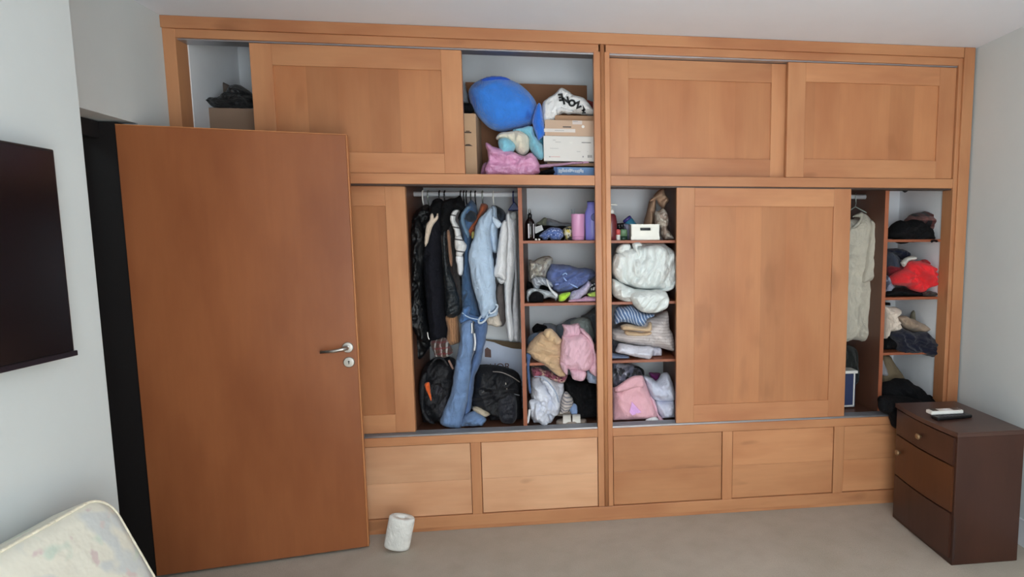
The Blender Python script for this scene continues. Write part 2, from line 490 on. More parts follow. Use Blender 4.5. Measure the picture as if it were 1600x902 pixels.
# ------------------------------------------------------------------ open room door
A = Vector((-1.893, 2.962, 0)); B = Vector((-0.995, 3.124, 0))
du = (B - A).normalized(); dn = Vector((du.y, -du.x, 0))      # dn faces the camera
def door_box(mb, u0, u1, n0, n1, z0, z1, bev=0.0015):
    mid = A + du * (u0 + u1) / 2 + dn * (n0 + n1) / 2
    rot = Matrix((du, -dn, Vector((0, 0, 1)))).transposed()
    mb.box(mid.x - (u1 - u0) / 2, mid.x + (u1 - u0) / 2, mid.y - (n1 - n0) / 2, mid.y + (n1 - n0) / 2, z0, z1, bev, rot)
DW = (B - A).length - 0.012
door = thing('door_1', 'open reddish-brown flush wooden room door with steel lever handle', 'door', (A.x, A.y, 0)); door['kind'] = 'structure'
mb = MB(); door_box(mb, 0, DW, -0.04, 0.0, 0.012, 2.055, 0.003); mb.build('door_leaf', DOORW, door)
mb = MB(); door_box(mb, DW, DW + 0.006, -0.042, 0.0, 0.012, 2.057, 0.002); door_box(mb, 0.0, DW, -0.04, -0.001, 2.055, 2.059, 0.001); mb.build('edge_band', wood('door_edge_wood', (196, 132, 84), (180, 112, 66), 'V', vary=0), door)
def on_door(px, py):
    r = MX @ Vector(((px - CX) / F, (py - CY) / F, 1.0)); t = (A - CAM).dot(dn) / r.dot(dn); return CAM + r * t
axn = Matrix((du, Vector((0, 0, 1)), dn)).transposed()
h = on_door(543.5, 543)
mb = MB(); mb.lathe(h, [(0.026, 0), (0.026, 0.006), (0.023, 0.009), (0.012, 0.0095)], 32, axis=axn)
hb = mb.build('handle_rose', STEEL, door, smooth=False)
e = on_door(503, 548); e = e + dn * 0.045
pts = [h + dn * 0.008, h + dn * 0.03, h + dn * 0.043 - du * 0.006, h + dn * 0.048 - du * 0.02 - Vector((0, 0, 0.002)), (h + dn * 0.048).lerp(e, 0.5) - Vector((0, 0, 0.004)), e]
MB().tube(pts, [0.009, 0.009, 0.0095, 0.009, 0.0085, 0.008], 14).build('lever', STEEL, door, smooth=True)
k = on_door(545.5, 566)
esc = MB().lathe(k, [(0.026, 0), (0.026, 0.006), (0.023, 0.009), (0.012, 0.0095)], 32, axis=axn).build('escutcheon', STEEL, door)
mb = MB(); mid = k + dn * 0.0096; rot = Matrix((du, -dn, Vector((0, 0, 1)))).transposed()
mb.lathe(mid + Vector((0, 0, 0.004)), [(0.0042, 0), (0.0042, 0.0006)], 16, axis=axn); mb.box(mid.x - 0.002, mid.x + 0.002, mid.y - 0.0006, mid.y + 0.0006, mid.z - 0.009, mid.z + 0.004, 0, rot)
mb.build('keyhole', BLACKP, esc)
l = A + du * (DW + 0.0065) - dn * 0.02
mb = MB(); mb.box(l.x - 0.001, l.x + 0.001, l.y - 0.008, l.y + 0.008, h.z - 0.012, h.z + 0.012, 0, rot); mb.build('latch', plain('brass', (150, 120, 60), 0.35, metal=1), door)

# ------------------------------------------------------------------ built-in wardrobe
wd = thing('wardrobe', 'wide built-in wooden wardrobe with sliding doors covering the whole wall', 'wardrobe', (0.22, YF, 0))
def wbox(name, x0, x1, y0, y1, z0, z1, m, parent=wd, bev=0.002): return MB().box(x0, x1, y0, y1, z0, z1, bev).build(name, m, parent)
wbox('top_fascia', XL, 2.224, YF - 0.012, YF + 0.1, 2.556, 2.611, WOODH)
wbox('top_rail', XL, 2.224, YF, YF + 0.1, 2.516, 2.556, WOODH)
wbox('post', XL, -1.794, YF - 0.002, YF + 0.095, 0.0, 2.556, WOODV)
wbox('post', 0.176, 0.209, YF - 0.004, YF + 0.1, 0.086, 2.52, WOODV)
wbox('post', 0.232, 0.258, YF - 0.004, YF + 0.1, 0.086, 2.52, WOODV)
MB().tube([(0.2205, YF + 0.002, 0.088), (0.2205, YF + 0.002, 2.611)], 0.0125, 16).build('moulding', WOODV, wd, smooth=True)
wbox('post', 0.2, 0.24, YF, YF + 0.1, 0.086, 2.556, WOODV)
wbox('post', 2.203, 2.226, YF - 0.002, YF + 0.095, 0.0, 2.556, WOODV)
wbox('post', 2.226, 2.29, YF - 0.014, YF + 0.095, 0.0, 2.611, WOODV)
for x0, x1 in ((-1.794, 0.176), (0.258, 2.203)):
    wbox('middle_rail', x0, x1, YF, YF + 0.1, 1.843, 1.895, WOODH)
    wbox('lower_rail', x0, x1, YF, YF + 0.1, 0.482, 0.528, WOODH)
    for y0 in (0.0, 0.045):
        mb = MB(); mb.box(x0, x1, YF + 0.008 + y0, YF + 0.044 + y0, 0.528, 0.532, 0.0005)
        for dy in (0.010, 0.024, 0.040): mb.box(x0, x1, YF + 0.0 + dy + y0, YF + 0.003 + dy + y0, 0.532, 0.537, 0)
        mb.build('door_track', ALU, wd)
    mb = MB(); mb.box(x0, x1, YF + 0.012, YF + 0.09, 2.509, 2.516, 0.0005); mb.build('door_track', ALU, wd)
    mb = MB(); mb.box(x0, x1, YF + 0.012, YF + 0.09, 1.835, 1.843, 0.0005); mb.build('door_track', plain('dark_track', (70, 52, 44), 0.5), wd)
    # cupboard and compartment boards behind the frame
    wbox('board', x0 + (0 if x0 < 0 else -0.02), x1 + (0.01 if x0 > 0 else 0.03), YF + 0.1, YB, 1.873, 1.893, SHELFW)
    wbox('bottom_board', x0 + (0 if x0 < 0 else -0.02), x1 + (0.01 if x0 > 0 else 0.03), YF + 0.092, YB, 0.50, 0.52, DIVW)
wbox('bottom_rail', XL, 2.29, YF - 0.002, YF + 0.1, 0.02, 0.083, WOODH)
wbox('plinth', XL, 2.29, YF + 0.004, YF + 0.08, 0.0, 0.02, WOODH)
for x0, x1 in ((-1.187, -1.135), (-0.505, -0.453), (0.878, 0.936), (1.541, 1.601)):
    wbox('drawer_stile', x0, x1, YF, YF + 0.09, 0.083, 0.482, WOODV)
for x0, x1 in ((-1.79, -1.19), (-1.132, -0.508), (-0.45, 0.173), (0.261, 0.875), (0.939, 1.538), (1.604, 2.2)):
    dr = wbox('drawer', x0, x1, YF + 0.006, YF + 0.028, 0.278, 0.479, DRAWH if x1 < 0.2 else DRAWR)
    wbox('lower_board', x0, x1, YF + 0.007, YF + 0.028, 0.086, 0.2775, DRAWH if x1 < 0.2 else DRAWR, dr)
# dark drawer boxes behind the fronts
wbox('drawer_carcass', -1.79, 2.2, YF + 0.03, YF + 0.06, 0.084, 0.48, DIVW)
def slide(x0, x1, z0, z1, y, sw=0.1, label=None):
    d = wbox('sliding_door', x0 + sw - 0.008, x1 - sw + 0.008, y + 0.009, y + 0.022, z0 + sw - 0.008, z1 - sw + 0.008, PANELV)
    wbox('stile', x0, x0 + sw, y, y + 0.03, z0, z1, WOODV, d); wbox('stile', x1 - sw, x1, y, y + 0.03, z0, z1, WOODV, d)
    wbox('rail', x0 + sw, x1 - sw, y + 0.0005, y + 0.0295, z1 - sw, z1, WOODH, d, 0.001); wbox('rail', x0 + sw, x1 - sw, y + 0.0005, y + 0.0295, z0, z0 + sw, WOODH, d, 0.001)
    if label: d['label'] = label
    return d
YA, YBK = YF + 0.012, YF + 0.055
slide(-1.478, -0.487, 1.897, 2.507, YA)
slide(0.262, 1.245, 1.897, 2.507, YBK)
slide(1.222, 2.2, 1.897, 2.507, YA)
slide(-1.79, -0.797, 0.538, 1.835, YBK)
slide(0.614, 1.603, 0.538, 1.838, YA)
# dividers and shelves
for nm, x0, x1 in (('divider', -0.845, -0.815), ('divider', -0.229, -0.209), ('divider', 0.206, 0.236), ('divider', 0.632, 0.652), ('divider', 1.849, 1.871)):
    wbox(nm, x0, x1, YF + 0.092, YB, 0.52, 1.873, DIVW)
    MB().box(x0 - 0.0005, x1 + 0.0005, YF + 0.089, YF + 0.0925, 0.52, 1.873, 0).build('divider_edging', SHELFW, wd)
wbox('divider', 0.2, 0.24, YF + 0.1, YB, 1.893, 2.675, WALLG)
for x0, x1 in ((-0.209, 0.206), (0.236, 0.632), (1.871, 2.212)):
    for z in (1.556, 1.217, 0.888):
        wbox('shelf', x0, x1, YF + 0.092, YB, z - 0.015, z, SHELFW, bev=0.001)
RAILM = plain('clothes_rail_white', (214, 216, 220), 0.35)
for x0, x1 in ((-0.815, -0.229), (0.652, 1.849)):
    MB().tube([(x0, 3.6, 1.817), (x1, 3.6, 1.817)], 0.0145, 18).build('clothes_rail', RAILM, wd, smooth=True)

# ------------------------------------------------------------------ television on the left wall
tv = thing('television', 'flat black television mounted on the bright left wall', 'television', (XTV + 0.05, 1.45, 1.22))
ty0, ty1, tz0, tz1 = 0.88, 2.0, 1.222, 1.818
mb = MB(); mb.box(XTV + 0.03, XTV + 0.058, ty0, ty1, tz0, tz1, 0.004); mb.build('housing', BLACKP, tv)
mb = MB(); mb.box(XTV + 0.0582, XTV + 0.0592, ty0 + 0.008, ty1 - 0.008, tz0 + 0.014, tz1 - 0.008, 0); mb.build('screen', plain('screen_glass', (16, 9, 11), 0.22), tv)
mb = MB(); mb.box(XTV + 0.058, XTV + 0.064, ty0, ty1 + 0.003, tz0 - 0.004, tz0 + 0.012, 0.002); mb.build('bezel', plain('bezel', (26, 22, 30), 0.3), tv)
mb = MB(); mb.box(XTV, XTV + 0.03, 1.25, 1.6, 1.4, 1.65, 0.003); mb.build('wall_bracket', BLACKP, tv)

# ------------------------------------------------------------------ mattress leaning on the left wall
def mattress():
    T0 = Vector((-1.362, 1.97, 0.815)); th = math.radians(22)
    up = Vector((-math.sin(th), 0, math.cos(th))); ln = Vector((0, -1, 0.10)).normalized()
    ln = (ln - up * ln.dot(up)).normalized(); nn = up.cross(ln).normalized()
    if nn.x < 0: nn = -nn
    L, W, TH, RC = 1.85, 0.88, 0.13, 0.085
    bm = bmesh.new()
    def ring(inset, off):
        out = []
        cs = [(RC, -RC, 180, 90), (L - RC, -RC, 90, 0), (L - RC, -W + RC, 0, -90), (RC, -W + RC, -90, -180)]
        for cx, cy, a0, a1 in cs:
            for k in range(9):
                a = math.radians(a0 + (a1 - a0) * k / 8); r = RC - inset
                out.append((cx + r * math.cos(a), cy + r * math.sin(a), off))
        return out
    prof = [(0.045, 0.0), (0.02, -0.006), (0.004, -0.02), (0.0, -0.03), (0.004, -0.034), (0.0, -0.038), (0, -0.092), (0.004, -0.098), (0.0, -0.104), (0.004, -0.115), (0.03, -0.13)]
    rings = []
    for ins, off in prof:
        rings.append([bm.verts.new(T0 + ln * a + up * b + nn * c) for a, b, c in ring(ins, off)])
    for R1, R2 in zip(rings, rings[1:]):
        for k in range(len(R1)): bm.faces.new((R1[k], R1[(k + 1) % len(R1)], R2[(k + 1) % len(R2)], R2[k]))
    bm.faces.new(rings[0]); bm.faces.new(rings[-1][::-1])
    mb = MB(); mb.bm.free(); mb.bm = bm
    t = NT('mattress_floral'); co = t.coords()
    b1 = t.noise(co, 7, 2); b2 = t.noise(t.coords(rot=(1, 0.5, 0.3)), 9, 2); b3 = t.noise(t.coords(rot=(0.2, 1.5, 0.9)), 12, 3)
    base = t.mix(t.ramp(b1, (0, 0, 0, 1), (1, 1, 1, 1), 0.56, 0.62), lin((226, 224, 210)), lin((204, 208, 206)))
    base = t.mix(t.ramp(b2, (0, 0, 0, 1), (1, 1, 1, 1), 0.58, 0.64), base, lin((202, 214, 200)))
    base = t.mix(t.ramp(b3, (0, 0, 0, 1), (1, 1, 1, 1), 0.62, 0.68), base, lin((212, 196, 192)))
    t.link(base, t.b.inputs['Base Color']); t.b.inputs['Roughness'].default_value = 0.8
    t.bump(t.noise(co, 14, 3), 0.3, 0.02)
    o = mb.build('mattress', t.m, None, smooth=True)
    tag(o, 'single mattress with faded floral ticking leaning against the left wall', 'mattress')
    pts = [T0 + ln * a + up * b + nn * (c + 0.001) for a, b, c in ring(0.006, -0.016)]
    MB().tube(pts + [pts[0]], 0.004, 8, False).build('piping', cloth('mattress_piping', (214, 208, 188)), o, smooth=True)
    return o
mattress()

# ------------------------------------------------------------------ nightstand with its remotes
ns = thing('nightstand', 'dark brown worn wooden bedside cabinet in the right corner', 'nightstand', (1.98, 2.85, 0))
nx0, nx1, ny0, ny1, nz = 1.808, 2.165, 2.565, 3.10, 0.655
def nbox(name, x0, x1, y0, y1, z0, z1, m=STANDW, parent=ns, bev=0.003): return MB().box(x0, x1, y0, y1, z0, z1, bev).build(name, m, parent)
mb = MB(); mb.box(nx0 + 0.012, nx1, ny0 + 0.004, ny1, 0.0, nz - 0.022, 0.004); mb.build('carcass', STANDW, ns)
# top with its front edge bowed
poly = [(nx1 + 0.006, ny0 - 0.004), (nx1 + 0.006, ny1 + 0.004), (nx0 + 0.004, ny1 + 0.004)]
for k in range(13):
    t_ = k / 12; poly.append((nx0 + 0.004 - 0.02 * math.sin(math.pi * t_), ny1 + 0.004 + (ny0 - ny1 - 0.008) * t_))
mb = MB(); a = [mb.bm.verts.new((x, y, nz - 0.022)) for x, y in poly]; b = [mb.bm.verts.new((x, y, nz)) for x, y in poly]
mb.bm.faces.new(a[::-1]); mb.bm.faces.new(b)
for i in range(len(poly)): mb.bm.faces.new((a[i], a[(i + 1) % len(poly)], b[(i + 1) % len(poly)], b[i]))
es = [e for e in mb.bm.edges if abs(e.verts[0].co.z - e.verts[1].co.z) < 1e-6]
bmesh.ops.bevel(mb.bm, geom=es, offset=0.006, segments=3, affect='EDGES'); mb.build('top', STANDT, ns)
def bow(name, z0, z1, y0=ny0 + 0.02, y1=ny1 - 0.015, d=0.016, m=STANDW):
    mb = MB(); n = 12; f0 = []; f1 = []
    for k in range(n + 1):
        t_ = k / n; y = y0 + (y1 - y0) * t_; x = nx0 + 0.006 - d * math.sin(math.pi * (y - ny0) / (ny1 - ny0))
        f0.append((x, y))
    pl = f0 + [(nx0 + 0.02, y1), (nx0 + 0.02, y0)]
    a = [mb.bm.verts.new((x, y, z0)) for x, y in pl]; b = [mb.bm.verts.new((x, y, z1)) for x, y in pl]
    mb.bm.faces.new(a[::-1]); mb.bm.faces.new(b)
    for i in range(len(pl)): mb.bm.faces.new((a[i], a[(i + 1) % len(pl)], b[(i + 1) % len(pl)], b[i]))
    es = [e for e in mb.bm.edges]
    bmesh.ops.bevel(mb.bm, geom=es, offset=0.0025, segments=2, affect='EDGES')
    return mb.build(name, m, ns)
KNOBM = plain('knob_worn_brass', (150, 120, 88), 0.4, metal=0.5)
d1 = bow('drawer', 0.492, 0.625)
d2 = bow('door', 0.262, 0.484, m=wood('nightstand_veneer', (84, 48, 28), (64, 36, 24), 'V', rough=0.3, vary=0))
d3 = bow('lower_panel', 0.03, 0.254)
def knob(par, y, z, s=1.0):
    axx = Matrix(((0, 0, -1), (0, 1, 0), (1, 0, 0)))
    x = nx0 + 0.006 - 0.016 * math.sin(math.pi * (y - ny0) / (ny1 - ny0))
    MB().lathe((x, y, z), [(0.007, 0), (0.006, 0.006), (0.013, 0.012), (0.015, 0.018), (0.011, 0.024), (0.004, 0.026)], 20, sy=1.3 * s, axis=axx).build('knob', KNOBM, par, smooth=True)
knob(d1, 2.83, 0.555); knob(d2, 3.03, 0.40)
# worn veneer edge and scuffs on the near side
mb = MB(); mb.poly_extr([(nx0 + 0.013, ny0 + 0.003, z) if i % 2 == 0 else (nx0 + 0.013 + 0.004 + 0.012 * abs(math.sin(z * 40)), ny0 + 0.003, z) for z, i in [(0.02, 0), (0.25, 0), (0.22, 1), (0.18, 1), (0.15, 1), (0.11, 1), (0.07, 1), (0.04, 1)]], (0, -0.0012, 0))
mb.build('worn_edge', plain('bare_worn_wood', (54, 34, 28), 0.7), ns)
def remote(name, label, px0, px1, m, zt, w, keys, keym, th=0.018):
    # px0, px1 : two ends read on the plane z = zt
    def Zp(px, py):
        r = MX @ Vector(((px - CX) / F, (py - CY) / F, 1.0)); return CAM + r * ((zt - CAM.z) / r.z)
    a, b = Zp(*px0), Zp(*px1); u = (b - a).normalized(); v = Vector((-u.y, u.x, 0)); c = (a + b) / 2; L = (b - a).length
    rot = Matrix((u, v, Vector((0, 0, 1)))).transposed()
    t = thing(name, label, 'remote control', (c.x, c.y, zt - th))
    mb = MB(); mb.box(c.x - L / 2, c.x + L / 2, c.y - w / 2, c.y + w / 2, zt - th, zt, 0.005, rot); mb.build('body', m, t)
    for u0, v0, su, sv, km in keys:
        q = c + u * u0 * L + v * v0 * w
        mb = MB(); mb.box(q.x - su / 2, q.x + su / 2, q.y - sv / 2, q.y + sv / 2, zt - 0.001, zt + 0.0018, 0.0006, rot); mb.build('key', km, t)
    return t
GREYK = plain('remote_grey', (96, 84, 80), 0.4); LCD = plain('remote_display', (84, 84, 80), 0.2); WK = plain('remote_white_key', (226, 226, 232), 0.4); BK = plain('remote_black_key', (40, 40, 52), 0.4)
remote('remote_control', 'slim white air conditioner remote lying across the black remote on the cabinet', (1451, 641.5), (1501, 639), WHITEP, nz + 0.036, 0.05,
       [(-0.33, 0, 0.032, 0.032, LCD), (0.0, 0.18, 0.012, 0.01, WK), (0.0, -0.18, 0.012, 0.01, WK), (0.10, 0.2, 0.01, 0.008, WK), (0.10, -0.2, 0.01, 0.008, WK), (0.33, 0, 0.04, 0.034, GREYK)], None)
keys = [(-0.38 + 0.1 * i, s * 0.26, 0.008, 0.009, BK) for i in range(8) for s in (-1, 0, 1)]
remote('remote_control', 'black television remote lying under the white remote on the cabinet', (1460, 651), (1514, 646), BLACKP, nz + 0.0175, 0.05, keys, None, 0.017)

# ------------------------------------------------------------------ small white roll on the carpet by the door
c = Vector((-0.858, 3.09, 0.006)); tl = Matrix.Rotation(math.radians(13), 3, 'Y') @ Matrix.Rotation(math.radians(4), 3, 'X')
mb = MB(); mb.lathe(c + Vector((0, 0, 0.008)), [(0.056, 0.0), (0.062, 0.003), (0.063, 0.02), (0.063, 0.15), (0.062, 0.165), (0.057, 0.17), (0.02, 0.166), (0.016, 0.15)], 40, sx=1.0, sy=0.6, axis=tl)
o = mb.build('paper_roll', cloth('white_paper', (224, 222, 216), rough=0.75, weave=0.1), None, smooth=True)
tag(o, 'squashed white paper roll standing on the carpet beside the open door', 'paper roll')

# ================================================================== contents of the wardrobe
A1, A2, A3, A4, A5, A6 = (630, 290, 9.02), (720, 290, 9.02), (630, 380, 9.02), (720, 380, 9.02), (630, 470, 9.02), (720, 470, 9.02)
A7, A8 = (640, 560, 6.94), (720, 560, 6.94)
B1, B2, B3, B4 = (815, 310, 10.025), (815, 390, 10.025), (815, 480, 7.517), (815, 560, 7.517)
B5, B6, B7, B8 = (950, 290, 10.02), (950, 370, 7.517), (950, 470, 9.02), (950, 560, 8.2)
C1, C2, C3, C4, C5, C6 = (1375, 290, 9.02), (1375, 380, 9.02), (1375, 465, 9.02), (1365, 550, 6.94), (1315, 290, 5.64), (1310, 440, 4.1)
C7, C8, D2 = (280, 80, 6.446), (830, 120, 5.64), (700, 100, 4.747)
GA, GB, GC = 'clothes hanging in the left compartment', 'plastic coat hangers on the left rail', 'clothes piled on the shelves'
def item(name, label, cat, pts, Y, m, T=0.05, crop=None, group=None, **kw):
    return tag(pad(name, pts, Y, m, None, T, crop, **kw), label, cat, group)

BLK = cloth('black_cloth', (12, 12, 15), mottle=0.2, sheen=0.0); NAVYB = cloth('navy_black_wool', (21, 21, 29), mottle=0.15, sheen=0.0)
LEATHER = cloth('black_leather', (18, 19, 21), rough=0.32, weave=0.1, sheen=0.0)
DENIM = cloth('blue_denim', (78, 112, 158), mottle=0.18); LDENIM = cloth('light_denim', (168, 186, 206), mottle=0.1); DDENIM = cloth('dark_denim', (62, 88, 120), mottle=0.18)
WHITEC = cloth('white_cotton', (226, 226, 228), mottle=0.04); GREYC = cloth('grey_cotton', (170, 170, 174), mottle=0.06)
TAN = cloth('tan_cloth', (186, 156, 124), mottle=0.08); PINK = cloth('dusty_pink_jersey', (204, 164, 176), mottle=0.05)

# ---------------- left compartment: hangers
def hanger(px, label, m, ydrop=0, w=0.014, top=302, low=None, tri=None):
    q = P(px, top, 3.6); z = 1.817; x = q.x
    pts = []
    for k in range(11):
        a = math.radians(-30 + 210 * k / 10); pts.append((x, 3.6 + 0.019 * math.cos(a), z + 0.019 * math.sin(a)))
    pts += [(x, 3.581, z - 0.02), (x, 3.585, z - 0.04), (x, 3.6, z - 0.055), (x, 3.6, z - 0.085)]
    mb = MB(); mb.tube(pts, 0.004, 8)
    mb.tube([(x, 3.5, z - 0.14), (x, 3.55, z - 0.11), (x, 3.6, z - 0.085), (x, 3.67, z - 0.11), (x, 3.76, z - 0.15)], 0.005, 8)
    mb.tube([(x, 3.5, z - 0.14), (x, 3.6, z - 0.152), (x, 3.76, z - 0.15)], 0.004, 8)
    return tag(mb.build('coat_hanger', m, None, smooth=True), label, 'coat hanger', GB)
HW, HB, HN, HG = WHITEP, BLACKP, plain('navy_plastic', (24, 38, 96), 0.4), plain('grey_wire', (140, 146, 140), 0.35, metal=0.6)
for px, lb, m in ((661, 'white plastic hanger nearest the left end of the rail', HW), (669, 'grey wire hanger second from the left end of the rail', HG), (687, 'black hanger to the right of the two pale left ones', HB),
                  (695, 'black hanger just left of the bare stretch of rail', HB), (720, 'first black hanger after the bare stretch of rail', HB), (725, 'second black hanger after the bare stretch of rail', HB),
                  (729, 'third black hanger after the bare stretch of rail', HB), (736, 'black hanger above the dark blue denim shirt', HB), (743, 'black hanger above the rust brown jacket', HB),
                  (754, 'thin grey wire hanger left of the pale denim jacket', HG), (771, 'white hanger carrying the pale denim jacket', HW), (802, 'navy blue hanger carrying the white T-shirt', HN)):
    hanger(px, lb, m)
q = P(803, 323, 3.57); nt = MB().prism([(q.x - 0.035, q.z - 0.022), (q.x + 0.038, q.z - 0.022), (q.x + 0.002, q.z + 0.03)], 3.56, 3.6, 0.004).build('hanger_shoulder', HN, None)
tag(nt, 'navy blue triangular hanger shoulder above the white T-shirt', 'hanger shoulder')

# hanging clothes
lj = thing('leather_jacket', 'shiny black leather jacket hanging furthest left on the rail', 'jacket', tuple(P(655, 540, 3.55)), GA)
pad('body', [(661, 321), (670, 320), (680, 335), (674, 360), (664, 385), (663, 420), (666, 470), (670, 500), (676, 530), (668, 548), (655, 562), (650, 545), (646, 510), (639, 500), (640, 470), (638, 420), (638, 370), (645, 340), (652, 328)], 3.57, LEATHER, lj, T=0.07, fold=(0.014, 22, 88), back=0.14)
pad('sleeve', [(646, 350), (656, 343), (664, 365), (662, 400), (660, 440), (664, 490), (672, 528), (660, 535), (648, 520), (636, 500), (641, 480), (643, 430), (642, 380)], 3.48, LEATHER, lj, T=0.045, fold=(0.012, 26, 80), back=0.05)
strip('cuff_zip', [(668, 519), (669, 527), (671, 531)], 3.43, 0.004, STEEL, lj)
co_ = thing('wool_coat', 'long navy black coat hanging right of the leather jacket', 'coat', tuple(P(683, 533, 3.57)), GA)
pad('body', [(676, 314), (690, 311), (698, 335), (692, 380), (693, 420), (697, 470), (699, 530), (685, 531), (673, 533), (669, 500), (663, 440), (661, 400), (663, 372), (670, 350), (674, 334)], 3.56, NAVYB, co_, T=0.08, fold=(0.008, 14, 88), back=0.14)
pad('collar', [(672, 322), (680, 314), (692, 316), (690, 330), (684, 344), (678, 338), (672, 336)], 3.5, BLK, co_, T=0.05, fold=(0.008, 30, 40))
item('beige_shirt', 'narrow beige shirt front showing between two black coats', 'shirt', [(672, 336), (676, 333), (679, 341), (684, 333), (685, 341), (681, 347), (677, 352), (672, 366), (668, 382), (664, 385), (663, 376), (666, 352), (671, 344)], 3.455, cloth('beige_shirt', (196, 178, 160)), T=0.012, group=GA, fold=(0.003, 30, 70))
hj = thing('hooded_jacket', 'dark brown black hooded jacket with leather sleeve and tan front edge', 'jacket', tuple(P(707, 490, 3.58)), GA)
pad('hood', [(690, 318), (700, 311), (712, 309), (719, 306), (724, 316), (728, 326), (720, 330), (711, 328), (706, 338), (703, 345), (704, 352), (698, 362), (690, 370), (688, 345)], 3.52, BLK, hj, T=0.07, fold=(0.01, 22, 40))
pad('body', [(688, 350), (704, 348), (708, 362), (711, 385), (716, 420), (721, 450), (722, 480), (716, 493), (697, 493), (695, 450), (691, 400)], 3.59, cloth('dark_brown_cloth', (38, 26, 24), mottle=0.2), hj, T=0.07, fold=(0.01, 18, 86), back=0.13)
pad('front_edge', [(698, 362), (703, 362), (705, 385), (707, 402), (706, 417), (702, 410), (700, 390)], 3.5, cloth('tan_edge', (132, 98, 78)), hj, T=0.012, fold=(0.003, 30, 90))
pad('leather_sleeve', [(692, 365), (697, 362), (699, 390), (703, 415), (710, 440), (717, 465), (716, 492), (697, 494), (696, 460), (693, 410)], 3.51, cloth('grey_leather', (40, 44, 47), rough=0.3, weave=0.1, sheen=0), hj, T=0.04, fold=(0.012, 24, 20))
item('corduroy_sleeve', 'tan brown corduroy sleeve hanging below the black leather sleeve', 'sleeve', [(696, 494), (713, 492), (717, 510), (719, 528), (717, 536), (703, 540), (697, 536), (699, 515)], 3.55, cloth('corduroy', (168, 124, 90), (140, 98, 68), 'stripe', 90, duty=0.3), T=0.04, group=GA, fold=(0.006, 22, 88))
ss = thing('striped_shirt', 'white shirt with thin dark stripes and twisted sleeve beside blue denim', 'shirt', tuple(P(717, 429, 3.5)), GA)
SW = cloth('white_dark_stripe', (226, 224, 222), (90, 86, 88), 'stripe', 16, ang=80, duty=0.12, mottle=0.04)
pad('shoulder', [(704, 336), (710, 328), (717, 329), (713, 335), (711, 343), (714, 350), (718, 357), (720, 372), (712, 376), (710, 362), (705, 350), (703, 343)], 3.49, SW, ss, T=0.03, fold=(0.006, 26, 80))
pad('sleeve', [(711, 370), (720, 368), (724, 376), (729, 383), (727, 391), (723, 398), (722, 401), (713, 400), (712, 392), (710, 383)], 3.47, SW, ss, T=0.035, fold=(0.008, 26, 20))
pad('cuff', [(713, 399), (723, 400), (723, 428), (716, 429), (714, 415), (712, 408)], 3.48, WHITEC, ss, T=0.02, fold=(0.004, 26, 88))
dsx = thing('denim_shirt', 'long mid blue denim shirt hanging above the jeans', 'shirt', tuple(P(735, 500, 3.58)), GA)
pad('body', [(721, 332), (728, 322), (738, 313), (745, 325), (746, 345), (742, 360), (737, 375), (737, 395), (737, 430), (742, 460), (748, 480), (752, 497), (740, 500), (728, 505), (722, 500), (722, 485), (721, 440), (723, 410), (724, 385), (720, 360), (717, 345)], 3.58, DDENIM, dsx, T=0.07, fold=(0.009, 18, 85), back=0.12)
pad('collar', [(722, 332), (730, 322), (736, 323), (730, 332), (726, 340), (728, 352), (734, 366), (730, 372), (722, 355), (719, 342)], 3.5, cloth('denim_collar', (92, 118, 142)), dsx, T=0.02, fold=(0.004, 26, 70))
pad('lining', [(727, 336), (734, 329), (743, 333), (745, 342), (737, 347), (729, 345)], 3.5, cloth('dark_lining', (38, 46, 56)), dsx, T=0.02, fold=(0.004, 26, 20))
bh = thing('denim_jacket', 'mid blue denim jacket hem rolled over the top of the jeans', 'jacket', tuple(P(735, 507, 3.49)), GA)
pad('hem', [(719, 494), (723, 482), (731, 478), (736, 482), (733, 490), (742, 494), (752, 496), (760, 498), (757, 505), (746, 506), (736, 502), (728, 507), (720, 506), (717, 500)], 3.49, DENIM, bh, T=0.035, fold=(0.012, 30, 10))
strip('hem_seam', [(722, 489), (727, 493), (735, 497), (745, 499), (750, 500)], 3.445, 0.003, LDENIM, bh)
rj = item('rust_jacket', 'rust brown jacket squeezed between dark blue and pale denim', 'jacket', [(752, 318), (762, 320), (761, 328), (756, 336), (749, 345), (743, 357), (737, 369), (731, 368), (730, 360), (736, 350), (743, 342), (748, 330)], 3.55, cloth('rust', (140, 72, 44)), T=0.05, group=GA, fold=(0.008, 22, 60))
pad('yellow_trim', [(737, 364), (741, 362), (740, 372), (737, 372)], 3.49, cloth('olive_yellow', (150, 140, 80)), rj, T=0.008)
item('sheer_blouse', 'black blouse with grey sheer yoke behind the pale denim jacket', 'top', [(768, 322), (778, 323), (786, 328), (791, 340), (786, 352), (780, 366), (779, 400), (776, 417), (770, 416), (768, 380), (766, 345)], 3.62, cloth('sheer_grey', (72, 78, 90), (24, 26, 30), 'blotch', 6, duty=0.5), T=0.03, group=GA, fold=(0.006, 26, 85))
pj = thing('pale_denim_jacket', 'pale blue denim jacket with long hanging sleeves and rolled cuffs', 'jacket', tuple(P(757, 500, 3.5)), GA)
pad('body', [(768, 322), (776, 325), (777, 340), (784, 351), (778, 356), (778, 372), (778, 392), (770, 394), (764, 375), (760, 345)], 3.54, LDENIM, pj, T=0.05, fold=(0.006, 20, 88))
pad('collar', [(769, 338), (777, 342), (784, 350), (778, 357), (771, 349)], 3.47, cloth('pale_denim_collar', (186, 198, 212)), pj, T=0.012, fold=(0.002, 26, 40))
